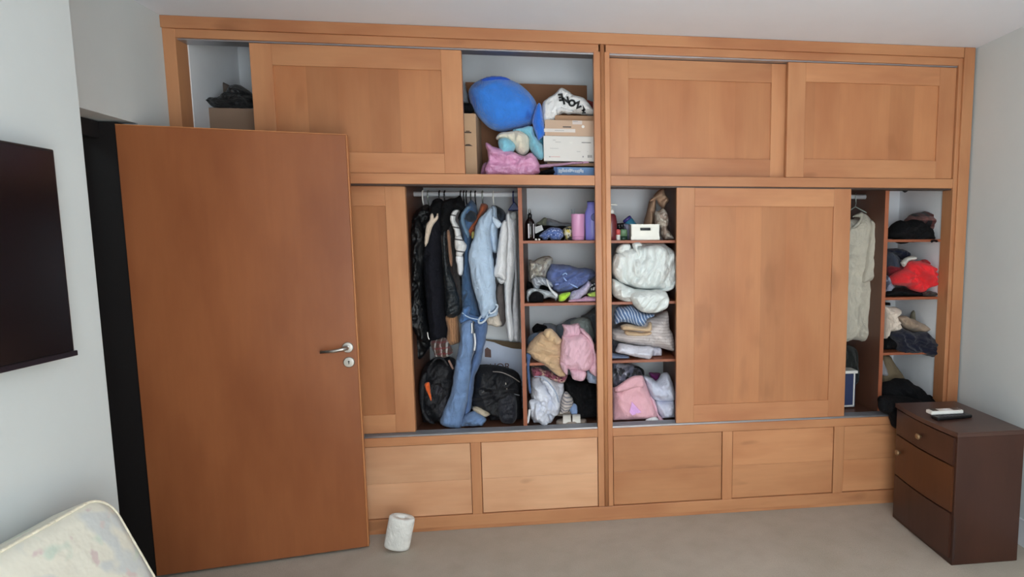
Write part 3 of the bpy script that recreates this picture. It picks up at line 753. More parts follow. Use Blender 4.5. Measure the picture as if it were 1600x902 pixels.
pad('sleeve', [(768, 323), (757, 333), (748, 343), (743, 355), (740, 372), (735, 385), (732, 403), (735, 425), (739, 450), (746, 472), (753, 498), (761, 494), (775, 482), (775, 465), (774, 440), (771, 405), (768, 382), (767, 362), (770, 345), (771, 330)], 3.49, LDENIM, pj, T=0.055, fold=(0.006, 14, 85), back=0.06)
for nm, c0, r0 in (('rolled_cuff', (754.5, 498), 0.021), ('rolled_cuff', (771, 483), 0.02)):
    q = P(c0[0], c0[1], 3.455); ring = [(q.x + r0 * 0.9 * math.cos(t) + 0.012 * math.sin(t), q.y + 0.02 * math.sin(t), q.z + r0 * math.sin(t) * 1.1) for t in [2 * math.pi * k / 20 for k in range(21)]]
    MB().tube(ring, 0.0055, 10, False).build(nm, cloth('cuff_pale', (196, 206, 216)), pj, smooth=True)
pad('lower_sleeve', [(757, 497), (768, 489), (777, 480), (778, 488), (776, 494), (764, 497), (759, 501)], 3.48, LDENIM, pj, T=0.03, fold=(0.006, 26, 30))
item('taupe_trousers', 'dark taupe trousers behind the white T-shirt sleeve', 'trousers', [(776, 446), (787, 444), (790, 470), (790, 500), (785, 510), (778, 506), (775, 480)], 3.62, cloth('taupe', (98, 90, 88)), T=0.03, group=GA, fold=(0.008, 22, 88))
item('floral_blouse', 'cream blouse hem with small flowers below the pale cuffs', 'blouse', [(759, 494), (768, 492), (778, 487), (782, 500), (784, 508), (776, 511), (766, 508), (761, 507)], 3.56, cloth('cream_floral', (206, 194, 180), (170, 90, 90), 'spots', 45, duty=0.22), T=0.03, group=GA, fold=(0.006, 26, 80))
wt = thing('white_tshirt', 'white T-shirt with hanging short sleeve under the navy hanger', 'T-shirt', tuple(P(795, 531, 3.52)), GA)
pad('body', [(791, 335), (797, 333), (803, 352), (804, 380), (804, 420), (800, 450), (799, 480), (803, 510), (802, 531), (794, 531), (790, 500), (788, 450), (788, 400), (789, 360)], 3.53, WHITEC, wt, T=0.045, fold=(0.006, 14, 89), back=0.08)
pad('sleeve', [(791, 345), (785, 347), (781, 362), (778, 385), (775, 408), (771, 430), (780, 434), (790, 438), (792, 420), (793, 390), (794, 360)], 3.47, WHITEC, wt, T=0.03, fold=(0.006, 18, 80))
item('knit_sleeve', 'white speckled knit sleeve end below the white T-shirt sleeve', 'sleeve', [(776, 432), (784, 434), (790, 438), (787, 443), (782, 444), (778, 440)], 3.5, cloth('speckled_knit', (206, 206, 206), (130, 130, 130), 'spots', 160, duty=0.3), T=0.015, group=GA)
gt = thing('grey_tshirt', 'light grey long shirt hanging last beside the divider', 'shirt', tuple(P(806, 528, 3.58)), GA)
pad('body', [(799, 334), (806, 331), (809, 345), (808, 400), (811, 470), (813, 528), (803, 530), (801, 500), (801, 470), (804, 430), (802, 380), (797, 350)], 3.55, GREYC, gt, T=0.05, fold=(0.009, 18, 90))
pad('neckband', [(796, 333), (806, 331), (808, 340), (803, 345), (797, 340)], 3.5, cloth('grey_neck', (150, 152, 152)), gt, T=0.015)

# jeans
je = thing('jeans', 'wide blue jeans hanging down to the wardrobe floor', 'jeans', tuple(P(722, 668, 3.46)), GA)
JM = cloth('jeans_blue', (104, 128, 164), mottle=0.14)
pad('leg', [(722, 505), (737, 501), (739, 520), (740, 540), (737, 560), (735, 590), (731, 620), (726, 645), (721, 668), (702, 668), (688, 662), (690, 650), (697, 632), (705, 612), (708, 590), (712, 565), (717, 540), (720, 520)], 3.44, JM, je, T=0.045, fold=(0.008, 14, 84), back=0.05)
pad('leg', [(741, 503), (760, 502), (760, 525), (756, 545), (751, 568), (743, 585), (740, 605), (737, 630), (734, 645), (724, 655), (728, 620), (732, 590), (738, 560), (742, 545), (741, 520)], 3.49, cloth('jeans_blue_dark', (82, 104, 142), mottle=0.14), je, T=0.045, fold=(0.008, 14, 84))
pad('flared_hem', [(722, 655), (731, 646), (740, 643), (750, 648), (760, 655), (753, 664), (742, 668), (735, 672), (722, 669)], 3.44, JM, je, T=0.04, fold=(0.014, 26, 60), zmin=0.524)
strip('drawstring', [(737, 505), (737.5, 515), (737, 521)], 3.41, 0.004, WHITEC, je)
strip('drawstring', [(741, 521), (742.5, 535), (741, 548)], 3.42, 0.005, WHITEC, je)
item('plaid_scarf', 'brown grey and red checked scarf hanging under the navy coat', 'scarf', [(672, 535), (682, 531), (696, 528), (704, 541), (708, 550), (700, 557), (690, 560), (682, 561), (678, 552)], 3.5, cloth('scarf_plaid', (86, 60, 52), (190, 186, 182), 'plaid', 34, c3=(120, 40, 48), duty=0.3), T=0.04, group=GA, fold=(0.012, 24, 30))

# bags and card on the compartment floor
bp = thing('backpack', 'black backpack with an orange strip in the left corner', 'backpack', tuple(P(685, 666, 3.55)))
BAGM = cloth('black_nylon', (20, 20, 25), rough=0.6, mottle=0.2, sheen=0)
pad('body', [(662, 575), (675, 562), (695, 558), (712, 566), (716, 600), (714, 640), (710, 668), (668, 668), (660, 640), (656, 605)], 3.58, BAGM, bp, T=0.11, R=0.07, fold=(0.01, 14, 60), back=0.13, zmin=0.522)
pad('strap', [(655, 600), (660, 585), (668, 583), (667, 600), (664, 625), (666, 645), (680, 662), (668, 660), (659, 645), (655, 622)], 3.46, BAGM, bp, T=0.02, fold=(0.003, 20, 80))
pad('orange_strip', [(663, 602), (666, 598), (671, 598), (672, 606), (674, 618), (674, 627), (670, 620), (666, 611)], 3.43, cloth('orange', (238, 104, 44)), bp, T=0.008)
pad('front_pocket', [(676, 600), (700, 596), (706, 630), (698, 655), (680, 652)], 3.5, cloth('black_nylon_pocket', (26, 24, 34), rough=0.5), bp, T=0.04)
strip('handle', [(672, 572), (682, 560), (693, 562), (700, 572)], 3.47, 0.007, BAGM, bp)
strip('tan_strap', [(701, 563), (705, 571), (708, 577)], 3.46, 0.006, cloth('tan_strap', (134, 104, 92)), bp)
db = thing('duffel_bag', 'large black travel bag beside the divider', 'bag', tuple(P(785, 667, 3.56)))
pad('body', [(741, 600), (742, 577), (750, 571), (775, 572), (795, 577), (812, 588), (815, 620), (815, 664), (800, 669), (775, 669), (766, 660), (765, 650), (752, 637), (738, 632), (737, 618)], 3.56, BAGM, db, T=0.10, R=0.08, fold=(0.012, 14, 20), back=0.14, zmin=0.522)
pad('side_pocket', [(782, 618), (803, 616), (808, 640), (804, 660), (784, 660), (778, 640)], 3.46, cloth('bag_pocket', (28, 28, 38), rough=0.5), db, T=0.03, fold=(0.006, 20, 10))
pad('side_pocket', [(750, 604), (770, 606), (772, 620), (760, 626), (749, 620)], 3.475, cloth('bag_pocket_grey', (52, 50, 52), rough=0.5), db, T=0.02)
strip('strap', [(755, 585), (760, 600), (766, 607), (773, 600), (780, 594)], 3.455, 0.006, cloth('bag_strap', (58, 55, 52)), db)
strip('zip', [(770, 581), (783, 582), (798, 588), (812, 597)], [3.48, 3.47, 3.47, 3.5], 0.003, cloth('zip_grey', (120, 112, 108), rough=0.4), db)
strip('zip_puller', [(790, 598), (791, 604), (792, 609)], 3.452, 0.0035, STEEL, db)
strip('zip_puller', [(799, 637), (801, 639)], 3.43, 0.004, STEEL, db)
strip('zip', [(803, 616), (812, 618)], 3.46, 0.003, cloth('zip_grey2', (92, 92, 96), rough=0.4), db)
item('crumpled_hat', 'crumpled beige cap on the floor between jeans and travel bag', 'cap', [(738, 638), (744, 634), (754, 636), (762, 641), (766, 648), (758, 652), (750, 650), (742, 645)], 3.5, cloth('beige_cap', (186, 170, 148)), T=0.035, fold=(0.006, 26, 30))
def card(name, label, cat, quad, Y, th, m, group=None):
    a = [P(x, y, Y) for x, y in quad]
    return tag(MB().prism([(p.x, p.z) for p in a], Y, Y + th, 0.001).build(name, m, None), label, cat, group)
br = card('brown_card', 'strip of brown cardboard behind the white poster', 'cardboard', [(752, 530), (775, 532), (800, 535), (817, 536), (817, 600), (752, 600)], 3.80, 0.006, plain('brown_card_mat', (112, 92, 70), 0.85))
po = card('poster', 'white poster with a small brown house emblem behind the bags', 'poster', [(735, 533), (757, 532), (772, 535), (785, 541), (800, 545), (817, 546), (817, 640), (735, 640)], 3.785, 0.004, plain('poster_white', (204, 212, 232), 0.6))
BRN = plain('emblem_brown', (112, 84, 78), 0.7)
a = [P(*p, 3.784) for p in ((757.5, 546), (761, 543), (767, 547), (767.5, 559), (757.5, 558))]
MB().prism([(p.x, p.z) for p in a], 3.7835, 3.785).build('house_emblem', BRN, po)
q = P(781, 574, 3.783); text('lettering', "L'OR", (q.x, 3.783, q.z), 0.06, BRN, po)

# ---------------- cell left of the centre post, top shelf
S1, S2, S3, S0 = 1.557, 1.218, 0.889, 0.5215
def bottle(name, label, px, r, prof, Y, z, m, group=None, sy=1.0):
    q = P(px, 372, Y); return tag(MB().lathe((q.x, Y, z), [(r * a, h_) for a, h_ in prof], 32, sy=sy).build(name, m, None, smooth=True), label, 'bottle', group), q.x
GLB = plain('dark_glass', (22, 12, 12), 0.12)
o, x = bottle('dropper_bottle', 'dark brown dropper bottle at the left end of the top shelf', 828.5, 0.027, [(0.9, 0), (1, 0.004), (1, 0.09), (0.85, 0.105), (0.42, 0.12), (0.4, 0.125)], 3.43, S1, GLB)
MB().lathe((x, 3.43, S1 + 0.122), [(0.012, 0), (0.012, 0.02), (0.008, 0.022), (0.006, 0.045), (0.002, 0.055)], 20).build('cap', BLACKP, o, smooth=True)
for dx in (-0.006, 0.019): MB().box(x + dx - 0.0035, x + dx + 0.0035, 3.4028 + (0.0 if dx < 0 else 0.0075), 3.4045 + (0.0 if dx < 0 else 0.0075), S1 + 0.012, S1 + 0.09, 0.0003).build('label_strip', plain('paper_label', (206, 200, 204), 0.6), o)
MB().tube([(x, 3.418, S1 + 0.15), (x + 0.001, 3.42, S1 + 0.176)], 0.003, 8).build('pipette', plain('clear_tip', (190, 190, 190), 0.3), o)
item('olive_pouch', 'flat olive pouch behind the white card', 'pouch', [(225, 400), (290, 350), (345, 305), (402, 318), (392, 380), (385, 440), (240, 440)], 3.62, cloth('olive', (122, 124, 104)), T=0.02, crop=B1, zmin=S1)
item('grey_cloth', 'folded grey cloth lying at the back of the top shelf', 'cloth', [(380, 330), (440, 318), (560, 352), (640, 380), (790, 392), (790, 470), (385, 470)], 3.7, cloth('grey_rag', (132, 136, 142)), T=0.05, crop=B1, zmin=S1)
item('black_pouch', 'black cloth pouch behind the blue floral pouch', 'pouch', [(225, 430), (330, 425), (470, 430), (560, 440), (700, 440), (720, 620), (225, 640)], 3.55, BLK, T=0.06, crop=B1, zmin=S1, R=0.03)
a = [P(B1[0] + x_ / B1[2], B1[1] + y_ / B1[2], 3.45) for x_, y_ in ((200, 450), (315, 420), (342, 495), (215, 555))]
o = tag(MB().prism([(p.x, p.z) for p in a], 3.45, 3.453, 0.0005).build('white_card', plain('card_white', (208, 208, 208), 0.7), None), 'small white printed card leaning beside the dropper bottle', 'card')
c0 = sum(a, Vector()) / 4
for k in range(4): MB().box(c0.x - 0.016, c0.x + 0.016 - 0.004 * k, 3.4493, 3.4499, c0.z + 0.012 - k * 0.008, c0.z + 0.0135 - k * 0.008, 0).build('print_line', plain('grey_print', (120, 120, 124), 0.7), o)
item('floral_pouch', 'blue pouch with small pale flowers on the top shelf', 'pouch', [(270, 600), (340, 520), (420, 470), (500, 452), (600, 470), (655, 530), (655, 600), (600, 630), (430, 630), (330, 630)], 3.43, cloth('blue_floral', (84, 104, 156), (170, 180, 210), 'spots', 75, duty=0.3, c3=(60, 76, 130)), T=0.035, crop=B1, zmin=S1)
item('patterned_pouch', 'yellow and black patterned pouch beside the pink tumbler', 'pouch', [(645, 490), (700, 455), (785, 440), (785, 625), (690, 625), (655, 570)], 3.46, cloth('yellow_pattern', (196, 180, 96), (40, 40, 40), 'blotch', 55, duty=0.5, c3=(230, 224, 200)), T=0.03, crop=B1, zmin=S1, R=0.02)
q = P(903.5, 372, 3.42); PKM = plain('pink_enamel', (222, 160, 200), 0.35)
o = thing('tumbler', 'pink metal tumbler with two straws on the top shelf', 'tumbler', (q.x, 3.42, S1))
MB().lathe((q.x, 3.42, S1), [(0.030, 0), (0.0335, 0.003), (0.0335, 0.02), (0.0345, 0.021), (0.0375, 0.14), (0.0375, 0.143), (0.035, 0.143), (0.033, 0.02)], 36).build('cup', PKM, o, smooth=True)
MB().lathe((q.x, 3.42, S1 + 0.018), [(0.0345, 0), (0.0352, 0.002), (0.0345, 0.004)], 36).build('band', plain('pink_band', (200, 138, 180), 0.4), o, smooth=True)
for dx, tl_ in ((-0.03, -0.004), (-0.02, 0.002)): MB().tube([(q.x + dx, 3.43, S1 + 0.02), (q.x + dx + tl_, 3.43, S1 + 0.172)], 0.0022, 8).build('straw', plain('grey_straw', (130, 138, 148), 0.3), o, smooth=True)
q = P(926, 372, 3.42); LAV = plain('lavender_plastic', (128, 126, 204), 0.3, mottle=0.02)
o = thing('lotion_bottle', 'tall lavender lotion bottle half hidden by the centre post', 'bottle', (q.x, 3.42, S1))
MB().lathe((q.x, 3.42, S1), [(0.036, 0), (0.040, 0.004), (0.040, 0.09), (0.041, 0.15), (0.033, 0.17), (0.028, 0.185), (0.028, 0.208)], 36, sy=0.6).build('body', LAV, o, smooth=True)
MB().lathe((q.x, 3.42, S1 + 0.208), [(0.029, 0), (0.029, 0.004), (0.026, 0.006)], 36, sy=0.6).build('cap', plain('navy_cap', (34, 32, 70), 0.3), o, smooth=True)
MB().lathe((q.x + 0.012, 3.396, S1 + 0.125), [(0.022, 0), (0.022, 0.002), (0.019, 0.003)], 28, axis=Matrix(((1, 0, 0), (0, 0, -1), (0, 1, 0)))).build('round_emblem', plain('deep_navy', (36, 38, 118), 0.35), o)
for k, px in enumerate((837.5, 842.5)):
    q = P(px, 373, 3.375); tag(MB().lathe((q.x, 3.372, S1), [(0.003, 0), (0.006, 0.002), (0.0065, 0.007), (0.003, 0.010)], 14).build('bead', WHITEP, None, smooth=True), ('left', 'right')[k] + ' one of two small white beads on the top shelf edge', 'bead', 'white beads')

# ---------------- second shelf
item('patterned_shirt', 'crumpled beige and grey patterned top at the left of the second shelf', 'top', [(115, 170), (150, 160), (190, 175), (240, 150), (330, 110), (420, 98), (480, 130), (490, 200), (455, 280), (410, 340), (395, 450), (300, 440), (240, 430), (150, 490), (110, 400), (118, 300)], 3.56, cloth('camo_pale', (178, 172, 158), (132, 122, 116), 'blotch', 24, duty=0.52, c3=(206, 204, 196)), T=0.08, crop=B2, fold=(0.02, 24, 40), group=GC)
item('patterned_shirt', 'grey patterned top under the beige one on the second shelf', 'top', [(150, 470), (240, 425), (380, 450), (480, 490), (500, 580), (430, 590), (300, 560), (275, 625), (190, 625), (175, 560), (158, 520)], 3.50, cloth('grey_pattern', (150, 154, 164), (196, 200, 204), 'stripe', 50, ang=40, duty=0.3, wavy=0.08), T=0.05, crop=B2, fold=(0.014, 24, 40), group=GC)
item('black_shorts', 'black garment buried in the middle of the second shelf pile', 'garment', [(85, 520), (160, 520), (300, 555), (440, 570), (480, 660), (440, 760), (150, 800), (85, 780)], 3.58, BLK, T=0.08, crop=B2, zmin=S2, fold=(0.01, 20, 20), group=GC)
bd = thing('blue_dress', 'large blue pleated garment across the second shelf', 'dress', tuple(P(885, 455, 3.5)), GC)
BDM = cloth('cornflower_blue', (90, 104, 150), mottle=0.1)
pad('body', [(385, 410), (420, 320), (470, 225), (540, 232), (640, 235), (700, 240), (790, 258), (880, 290), (1000, 288), (1090, 310), (1150, 350), (1160, 420), (1060, 500), (940, 585), (820, 640), (700, 665), (560, 670), (490, 620), (470, 560), (400, 480)], 3.53, BDM, bd, T=0.11, crop=B2, fold=(0.016, 22, 15), back=0.15)
pad('pleats', [(700, 480), (800, 420), (950, 400), (1050, 420), (1040, 500), (940, 575), (830, 610), (750, 560)], 3.44, BDM, bd, T=0.03, crop=B2, fold=(0.012, 50, -38))
strip('drawstring', [(640, 400), (690, 370), (710, 410), (660, 430), (700, 490), (780, 545), (880, 600)], 3.405, 0.004, cloth('pale_blue_cord', (140, 164, 204)), bd, crop=B2)
strip('waistband', [(520, 550), (600, 535), (680, 520)], 3.415, 0.005, cloth('pale_blue_band', (120, 134, 186)), bd, crop=B2)
item('white_grey_bundle', 'crumpled white and grey bundle at the front of the second shelf', 'garment', [(80, 660), (140, 610), (260, 618), (420, 650), (500, 690), (570, 750), (540, 780), (430, 750), (340, 775), (325, 710), (250, 665), (180, 680), (130, 740), (115, 800), (80, 770)], 3.44, cloth('white_grey', (186, 192, 194), (150, 154, 158), 'blotch', 30), T=0.045, crop=B2, fold=(0.014, 26, 30), zmin=S2, group=GC)
item('black_sock_ball', 'rolled black socks in front on the second shelf', 'socks', [(115, 760), (150, 700), (230, 662), (300, 685), (335, 740), (330, 800), (200, 812), (120, 805)], 3.41, BLK, T=0.03, crop=B2, zmin=S2, fold=(0.006, 30, 10), group=GC)
item('white_straps', 'thin white straps crossing the second shelf pile', 'straps', [(385, 475), (405, 480), (430, 550), (490, 640), (570, 700), (560, 760), (520, 730), (450, 650), (410, 570)], 3.415, WHITEC, T=0.012, crop=B2, fold=(0.002, 26, 60), group=GC)
item('neon_sock', 'neon yellow garment hanging over the second shelf edge', 'sock', [(580, 720), (640, 685), (700, 672), (768, 668), (755, 720), (710, 765), (655, 812), (590, 818), (578, 780)], 3.39, cloth('neon_yellow', (190, 240, 70)), T=0.025, crop=B2, fold=(0.006, 26, 60), group=GC)
item('lilac_shirt', 'pale lilac patterned shirt at the right of the second shelf', 'shirt', [(735, 750), (800, 660), (900, 615), (1000, 535), (1050, 492), (1095, 540), (1065, 620), (1005, 700), (940, 745), (915, 800), (760, 800)], 3.425, cloth('lilac', (188, 180, 204), (166, 160, 184), 'blotch', 40), T=0.035, crop=B2, fold=(0.008, 22, 40), zmin=S2, group=GC)
item('spotted_garment', 'black garment with white spots by the centre post', 'garment', [(1070, 520), (1150, 505), (1200, 520), (1200, 670), (1090, 680), (1055, 610)], 3.45, cloth('black_white_spots', (20, 20, 24), (214, 214, 214), 'spots', 70, duty=0.4), T=0.03, crop=B2, group=GC)
item('neon_shirt', 'neon yellow top peeking out beside the centre post', 'top', [(1030, 690), (1100, 668), (1200, 660), (1200, 750), (1100, 750), (1050, 740)], 3.41, cloth('neon_lime', (196, 226, 110)), T=0.02, crop=B2, zmin=S2, group=GC)
item('mauve_blouse', 'mauve pink top lying flat at the right end of the second shelf', 'top', [(720, 790), (930, 765), (1010, 732), (1100, 745), (1200, 750), (1200, 812), (940, 812), (725, 812)], 3.385, cloth('mauve', (180, 140, 164)), T=0.015, crop=B2, zmin=S2, group=GC)

# ---------------- third shelf, hanging over its edge
item('charcoal_bag', 'dark grey bag standing in the corner of the third shelf', 'bag', [(690, 140), (760, 80), (830, 20), (870, 0), (910, 20), (910, 400), (800, 380)], 3.72, cloth('charcoal', (84, 88, 92)), T=0.06, crop=B3, zmin=S3, R=0.04)
item('sage_sweater', 'grey green sweater behind the dusty pink one on the third shelf', 'sweater', [(560, 180), (640, 140), (720, 118), (800, 140), (840, 240), (860, 340), (820, 400), (700, 400), (600, 300)], 3.64, cloth('sage', (148, 156, 152)), T=0.06, crop=B3, zmin=S3, group=GC)
item('slate_sweater', 'slate blue sweater lying behind the dusty pink one', 'sweater', [(400, 230), (470, 190), (540, 150), (610, 122), (670, 140), (680, 220), (640, 380), (480, 400), (410, 340)], 3.68, cloth('slate', (112, 124, 136)), T=0.07, crop=B3, zmin=S3, group=GC)
item('grey_hoodie', 'grey hoodie at the back left of the third shelf', 'hoodie', [(240, 220), (300, 192), (360, 195), (420, 230), (440, 300), (440, 500), (240, 500)], 3.7, cloth('grey_hoodie', (122, 126, 134)), T=0.05, crop=B3, zmin=S3, group=GC)
item('black_knit', 'small black knitted item on top of the tan garment pile', 'garment', [(128, 250), (150, 215), (180, 192), (230, 202), (295, 230), (285, 270), (215, 285), (150, 312), (132, 290)], 3.58, BLK, T=0.05, crop=B3, group=GC)
item('blue_shorts', 'washed blue garment at the left end of the third shelf', 'garment', [(70, 380), (110, 320), (190, 295), (220, 330), (160, 400), (90, 470), (68, 440)], 3.52, cloth('washed_blue', (104, 122, 146)), T=0.05, crop=B3, group=GC)
item('blue_strap', 'long blue denim strap hanging down beside the divider', 'strap', [(55, 540), (110, 570), (100, 640), (92, 720), (100, 800), (105, 900), (115, 1000), (90, 1010), (72, 900), (62, 760), (60, 640)], 3.36, cloth('strap_denim', (66, 86, 124)), T=0.008, crop=B3, fold=(0.002, 26, 88), back=0.006)
ts = thing('tan_sweater', 'tan sweatshirt spilling over the edge of the third shelf', 'sweatshirt', tuple(P(855, 585, 3.38)), GC)
pad('body', [(55, 530), (62, 490), (85, 440), (140, 370), (210, 310), (270, 290), (330, 270), (400, 300), (450, 370), (475, 450), (475, 600), (480, 700), (520, 785), (480, 818), (400, 790), (300, 705), (200, 640), (130, 595), (90, 550)], 3.40, TAN, ts, T=0.055, crop=B3, fold=(0.013, 20, -25), back=0.12)
pad('gathered_hood', [(250, 300), (290, 255), (360, 258), (400, 305), (445, 350), (470, 400), (440, 445), (370, 430), (320, 405), (275, 350)], 3.36, cloth('tan_light', (196, 168, 134)), ts, T=0.035, crop=B3, fold=(0.012, 40, 60))
pad('pocket_fold', [(180, 560), (240, 545), (340, 570), (440, 590), (440, 625), (330, 620), (220, 600)], 3.352, TAN, ts, T=0.016, crop=B3, fold=(0.004, 30, 0))
pk = thing('pink_sweatshirt', 'dusty pink sweatshirt with ribbed cuffs hanging over the third shelf', 'sweatshirt', tuple(P(905, 595, 3.36)), GC)
pad('body', [(485, 330), (470, 370), (462, 450), (450, 560), (447, 640), (470, 690), (530, 730), (620, 740), (700, 755), (790, 740), (850, 640), (850, 560), (845, 460), (820, 370), (760, 330), (700, 300), (600, 320)], 3.37, PINK, pk, T=0.06, crop=B3, fold=(0.009, 16, 70), back=0.14)
pad('ribbed_waist', [(475, 208), (500, 200), (570, 205), (660, 188), (690, 230), (700, 300), (690, 345), (600, 350), (500, 360), (485, 320), (495, 260)], 3.37, cloth('pink_rib', (206, 166, 180), (184, 146, 160), 'stripe', 120, duty=0.4), pk, T=0.035, crop=B3, fold=(0.004, 30, 88))
pad('sleeve', [(680, 250), (720, 250), (770, 300), (820, 360), (850, 430), (862, 520), (890, 600), (900, 820), (830, 790), (790, 740), (830, 640), (830, 520), (790, 400), (730, 330)], 3.35, PINK, pk, T=0.035, crop=B3, fold=(0.009, 22, -60))
pad('cuff', [(580, 730), (750, 750), (742, 850), (700, 870), (640, 862), (595, 840), (580, 780)], 3.33, cloth('pink_rib2', (208, 168, 182), (190, 150, 164), 'stripe', 120, duty=0.4), pk, T=0.03, crop=B3, fold=(0.004, 30, 88))
pad('cuff', [(450, 650), (530, 660), (540, 790), (500, 775), (465, 715)], 3.335, PINK, pk, T=0.02, crop=B3)

# ---------------- compartment floor left of the post
item('red_patterned_skirt', 'red and cream patterned fabric under the tan sweatshirt', 'skirt', [(110, 120), (190, 100), (260, 130), (340, 150), (410, 195), (530, 185), (525, 250), (490, 285), (400, 275), (300, 240), (220, 215), (140, 230)], 3.47, cloth('red_pattern', (150, 82, 100), (206, 176, 156), 'blotch', 40, duty=0.55, c3=(110, 44, 60)), T=0.05, crop=B4, fold=(0.012, 24, -20), group=GC)
wj = thing('white_jacket', 'crumpled pale grey white jacket heaped on the compartment floor', 'jacket', tuple(P(848, 667, 3.42)), GC)
PG = cloth('pale_grey_shell', (204, 206, 216), rough=0.7, mottle=0.05)
pad('body', [(112, 250), (160, 208), (230, 198), (320, 220), (400, 268), (490, 290), (495, 380), (475, 460), (455, 560), (440, 640), (395, 675), (350, 755), (300, 800), (240, 805), (170, 755), (112, 700), (112, 640), (80, 590), (80, 520), (110, 480), (104, 430), (106, 350)], 3.47, PG, wj, T=0.10, crop=B4, fold=(0.022, 18, -55), back=0.12, zmin=S0)
pad('sleeve', [(230, 205), (300, 220), (380, 300), (440, 420), (455, 540), (420, 620), (380, 560), (340, 440), (280, 330), (220, 260)], 3.385, PG, wj, T=0.03, crop=B4, fold=(0.012, 26, -60))
pad('lower_fold', [(90, 500), (170, 475), (250, 520), (300, 620), (330, 740), (270, 790), (180, 740), (120, 690), (100, 600)], 3.385, PG, wj, T=0.035, crop=B4, fold=(0.016, 26, 70))
strip('seam_tape', [(150, 215), (240, 225), (330, 300), (400, 400), (440, 520)], 3.35, 0.003, cloth('seam_grey', (140, 152, 172)), wj, crop=B4)
strip('cord', [(95, 600), (85, 680), (70, 760)], 3.375, 0.007, WHITEC, wj, crop=B4)
strip('cord', [(270, 790), (340, 812), (415, 792)], 3.365, 0.006, WHITEC, wj, crop=B4)
item('black_trousers', 'black trousers heaped in the corner beside the centre post', 'trousers', [(500, 250), (560, 200), (610, 230), (690, 262), (780, 255), (870, 290), (930, 300), (930, 760), (860, 745), (760, 710), (700, 690), (640, 700), (600, 600), (560, 440), (505, 380)], 3.56, BLK, T=0.12, crop=B4, fold=(0.014, 16, -50), R=0.06, zmin=S0, group=GC)
item('pale_blue_shirt', 'pale blue shirt hem hanging beside the centre post above black trousers', 'shirt', [(770, 150), (830, 150), (900, 180), (930, 300), (860, 300), (780, 275)], 3.43, cloth('pale_blue', (160, 172, 196)), T=0.02, crop=B4, group=GC)
item('striped_knit', 'beige and grey striped knitted top above the sandals', 'top', [(500, 400), (540, 398), (600, 470), (605, 540), (565, 610), (510, 640), (455, 620), (460, 500)], 3.45, cloth('knit_stripes', (186, 176, 170), (124, 120, 126), 'stripe', 55, ang=78, duty=0.4, wavy=0.03), T=0.04, crop=B4, fold=(0.008, 30, 0), group=GC)
item('blue_blouse', 'small light blue top beside the striped knitted top', 'top', [(560, 560), (620, 525), (655, 560), (655, 650), (580, 650)], 3.45, cloth('light_blue_small', (124, 144, 180)), T=0.025, crop=B4, group=GC)
SOLE = plain('taupe_sole', (146, 132, 120), 0.7); STRAPM = plain('cream_strap', (222, 216, 206), 0.5)
def sandal(label, cx_, cz, y, L=0.2, W=0.075):
    t = thing('sandal', label, 'sandal', (cx_, y, cz), 'pair of strappy sandals')
    MB().lathe((cx_, y, cz), [(0.94, 0.0), (1.0, 0.004), (1.0, 0.018), (0.95, 0.024), (0.4, 0.024)], 40, sx=L / 2, sy=W / 2).build('sole', SOLE, t, smooth=True)
    for dx in (-0.025, 0.028):
        mb = MB(); n = 12; pr = None
        for k in range(n + 1):
            a_ = math.pi * k / n; yy = y - math.cos(a_) * W * 0.47; zz = cz + 0.016 + math.sin(a_) * 0.034
            r1 = [mb.bm.verts.new((cx_ + dx - 0.022, yy, zz)), mb.bm.verts.new((cx_ + dx + 0.022, yy, zz)), mb.bm.verts.new((cx_ + dx + 0.022, yy, zz + 0.003)), mb.bm.verts.new((cx_ + dx - 0.022, yy, zz + 0.003))]
            if pr:
                for i in range(4): mb.bm.faces.new((pr[i], pr[(i + 1) % 4], r1[(i + 1) % 4], r1[i]))
            pr = r1
        mb.build('strap', STRAPM, t, smooth=False)
    return t
q = P(893, 668, 3.40); sandal('lower sandal with cream straps at the front of the compartment floor', q.x, S0, 3.41, 0.17, 0.09)
q = P(888, 656, 3.46); sandal('upper sandal with two broad cream straps leaning on the other one', q.x, S0 + 0.03, 3.50, 0.17, 0.085)

# ---------------- cell right of the centre post, top shelf
q = P(952, 372, 3.43); RB = plain('dark_red_plastic', (112, 44, 50), 0.25)
o = thing('pump_bottle', 'dark red pump bottle half hidden by the centre post', 'bottle', (q.x + 0.004, 3.43, S1))
bx = q.x + 0.010
MB().lathe((bx, 3.43, S1), [(0.032, 0), (0.034, 0.003), (0.034, 0.1), (0.028, 0.135), (0.018, 0.147)], 32).build('body', RB, o, smooth=True)
MB().lathe((bx, 3.43, S1 + 0.146), [(0.019, 0), (0.019, 0.022), (0.008, 0.026), (0.006, 0.045)], 24).build('collar', WHITEP, o, smooth=True)
MB().tube([(bx - 0.01, 3.43, S1 + 0.196), (bx + 0.012, 3.425, S1 + 0.198), (bx + 0.034, 3.42, S1 + 0.194)], 0.0045, 10).build('nozzle', WHITEP, o, smooth=True)
item('black_case', 'small black case behind the green jar', 'case', [(125, 590), (245, 585), (245, 700), (125, 700)], 3.5, plain('black_case_mat', (18, 16, 18), 0.4), T=0.03, crop=B5, R=0.01, smooth=False)
q = P(966, 372, 3.41)
o = thing('small_jar', 'small jar with white base and coral pink lid', 'jar', (q.x, 3.41, S1))
MB().lathe((q.x, 3.41, S1), [(0.011, 0), (0.0115, 0.002), (0.0115, 0.028), (0.011, 0.03)], 24).build('body', WHITEP, o, smooth=True)
MB().lathe((q.x, 3.41, S1 + 0.03), [(0.012, 0), (0.012, 0.026), (0.009, 0.03)], 24).build('lid', plain('coral_lid', (214, 92, 92), 0.4), o, smooth=True)
q = P(974, 372, 3.42)
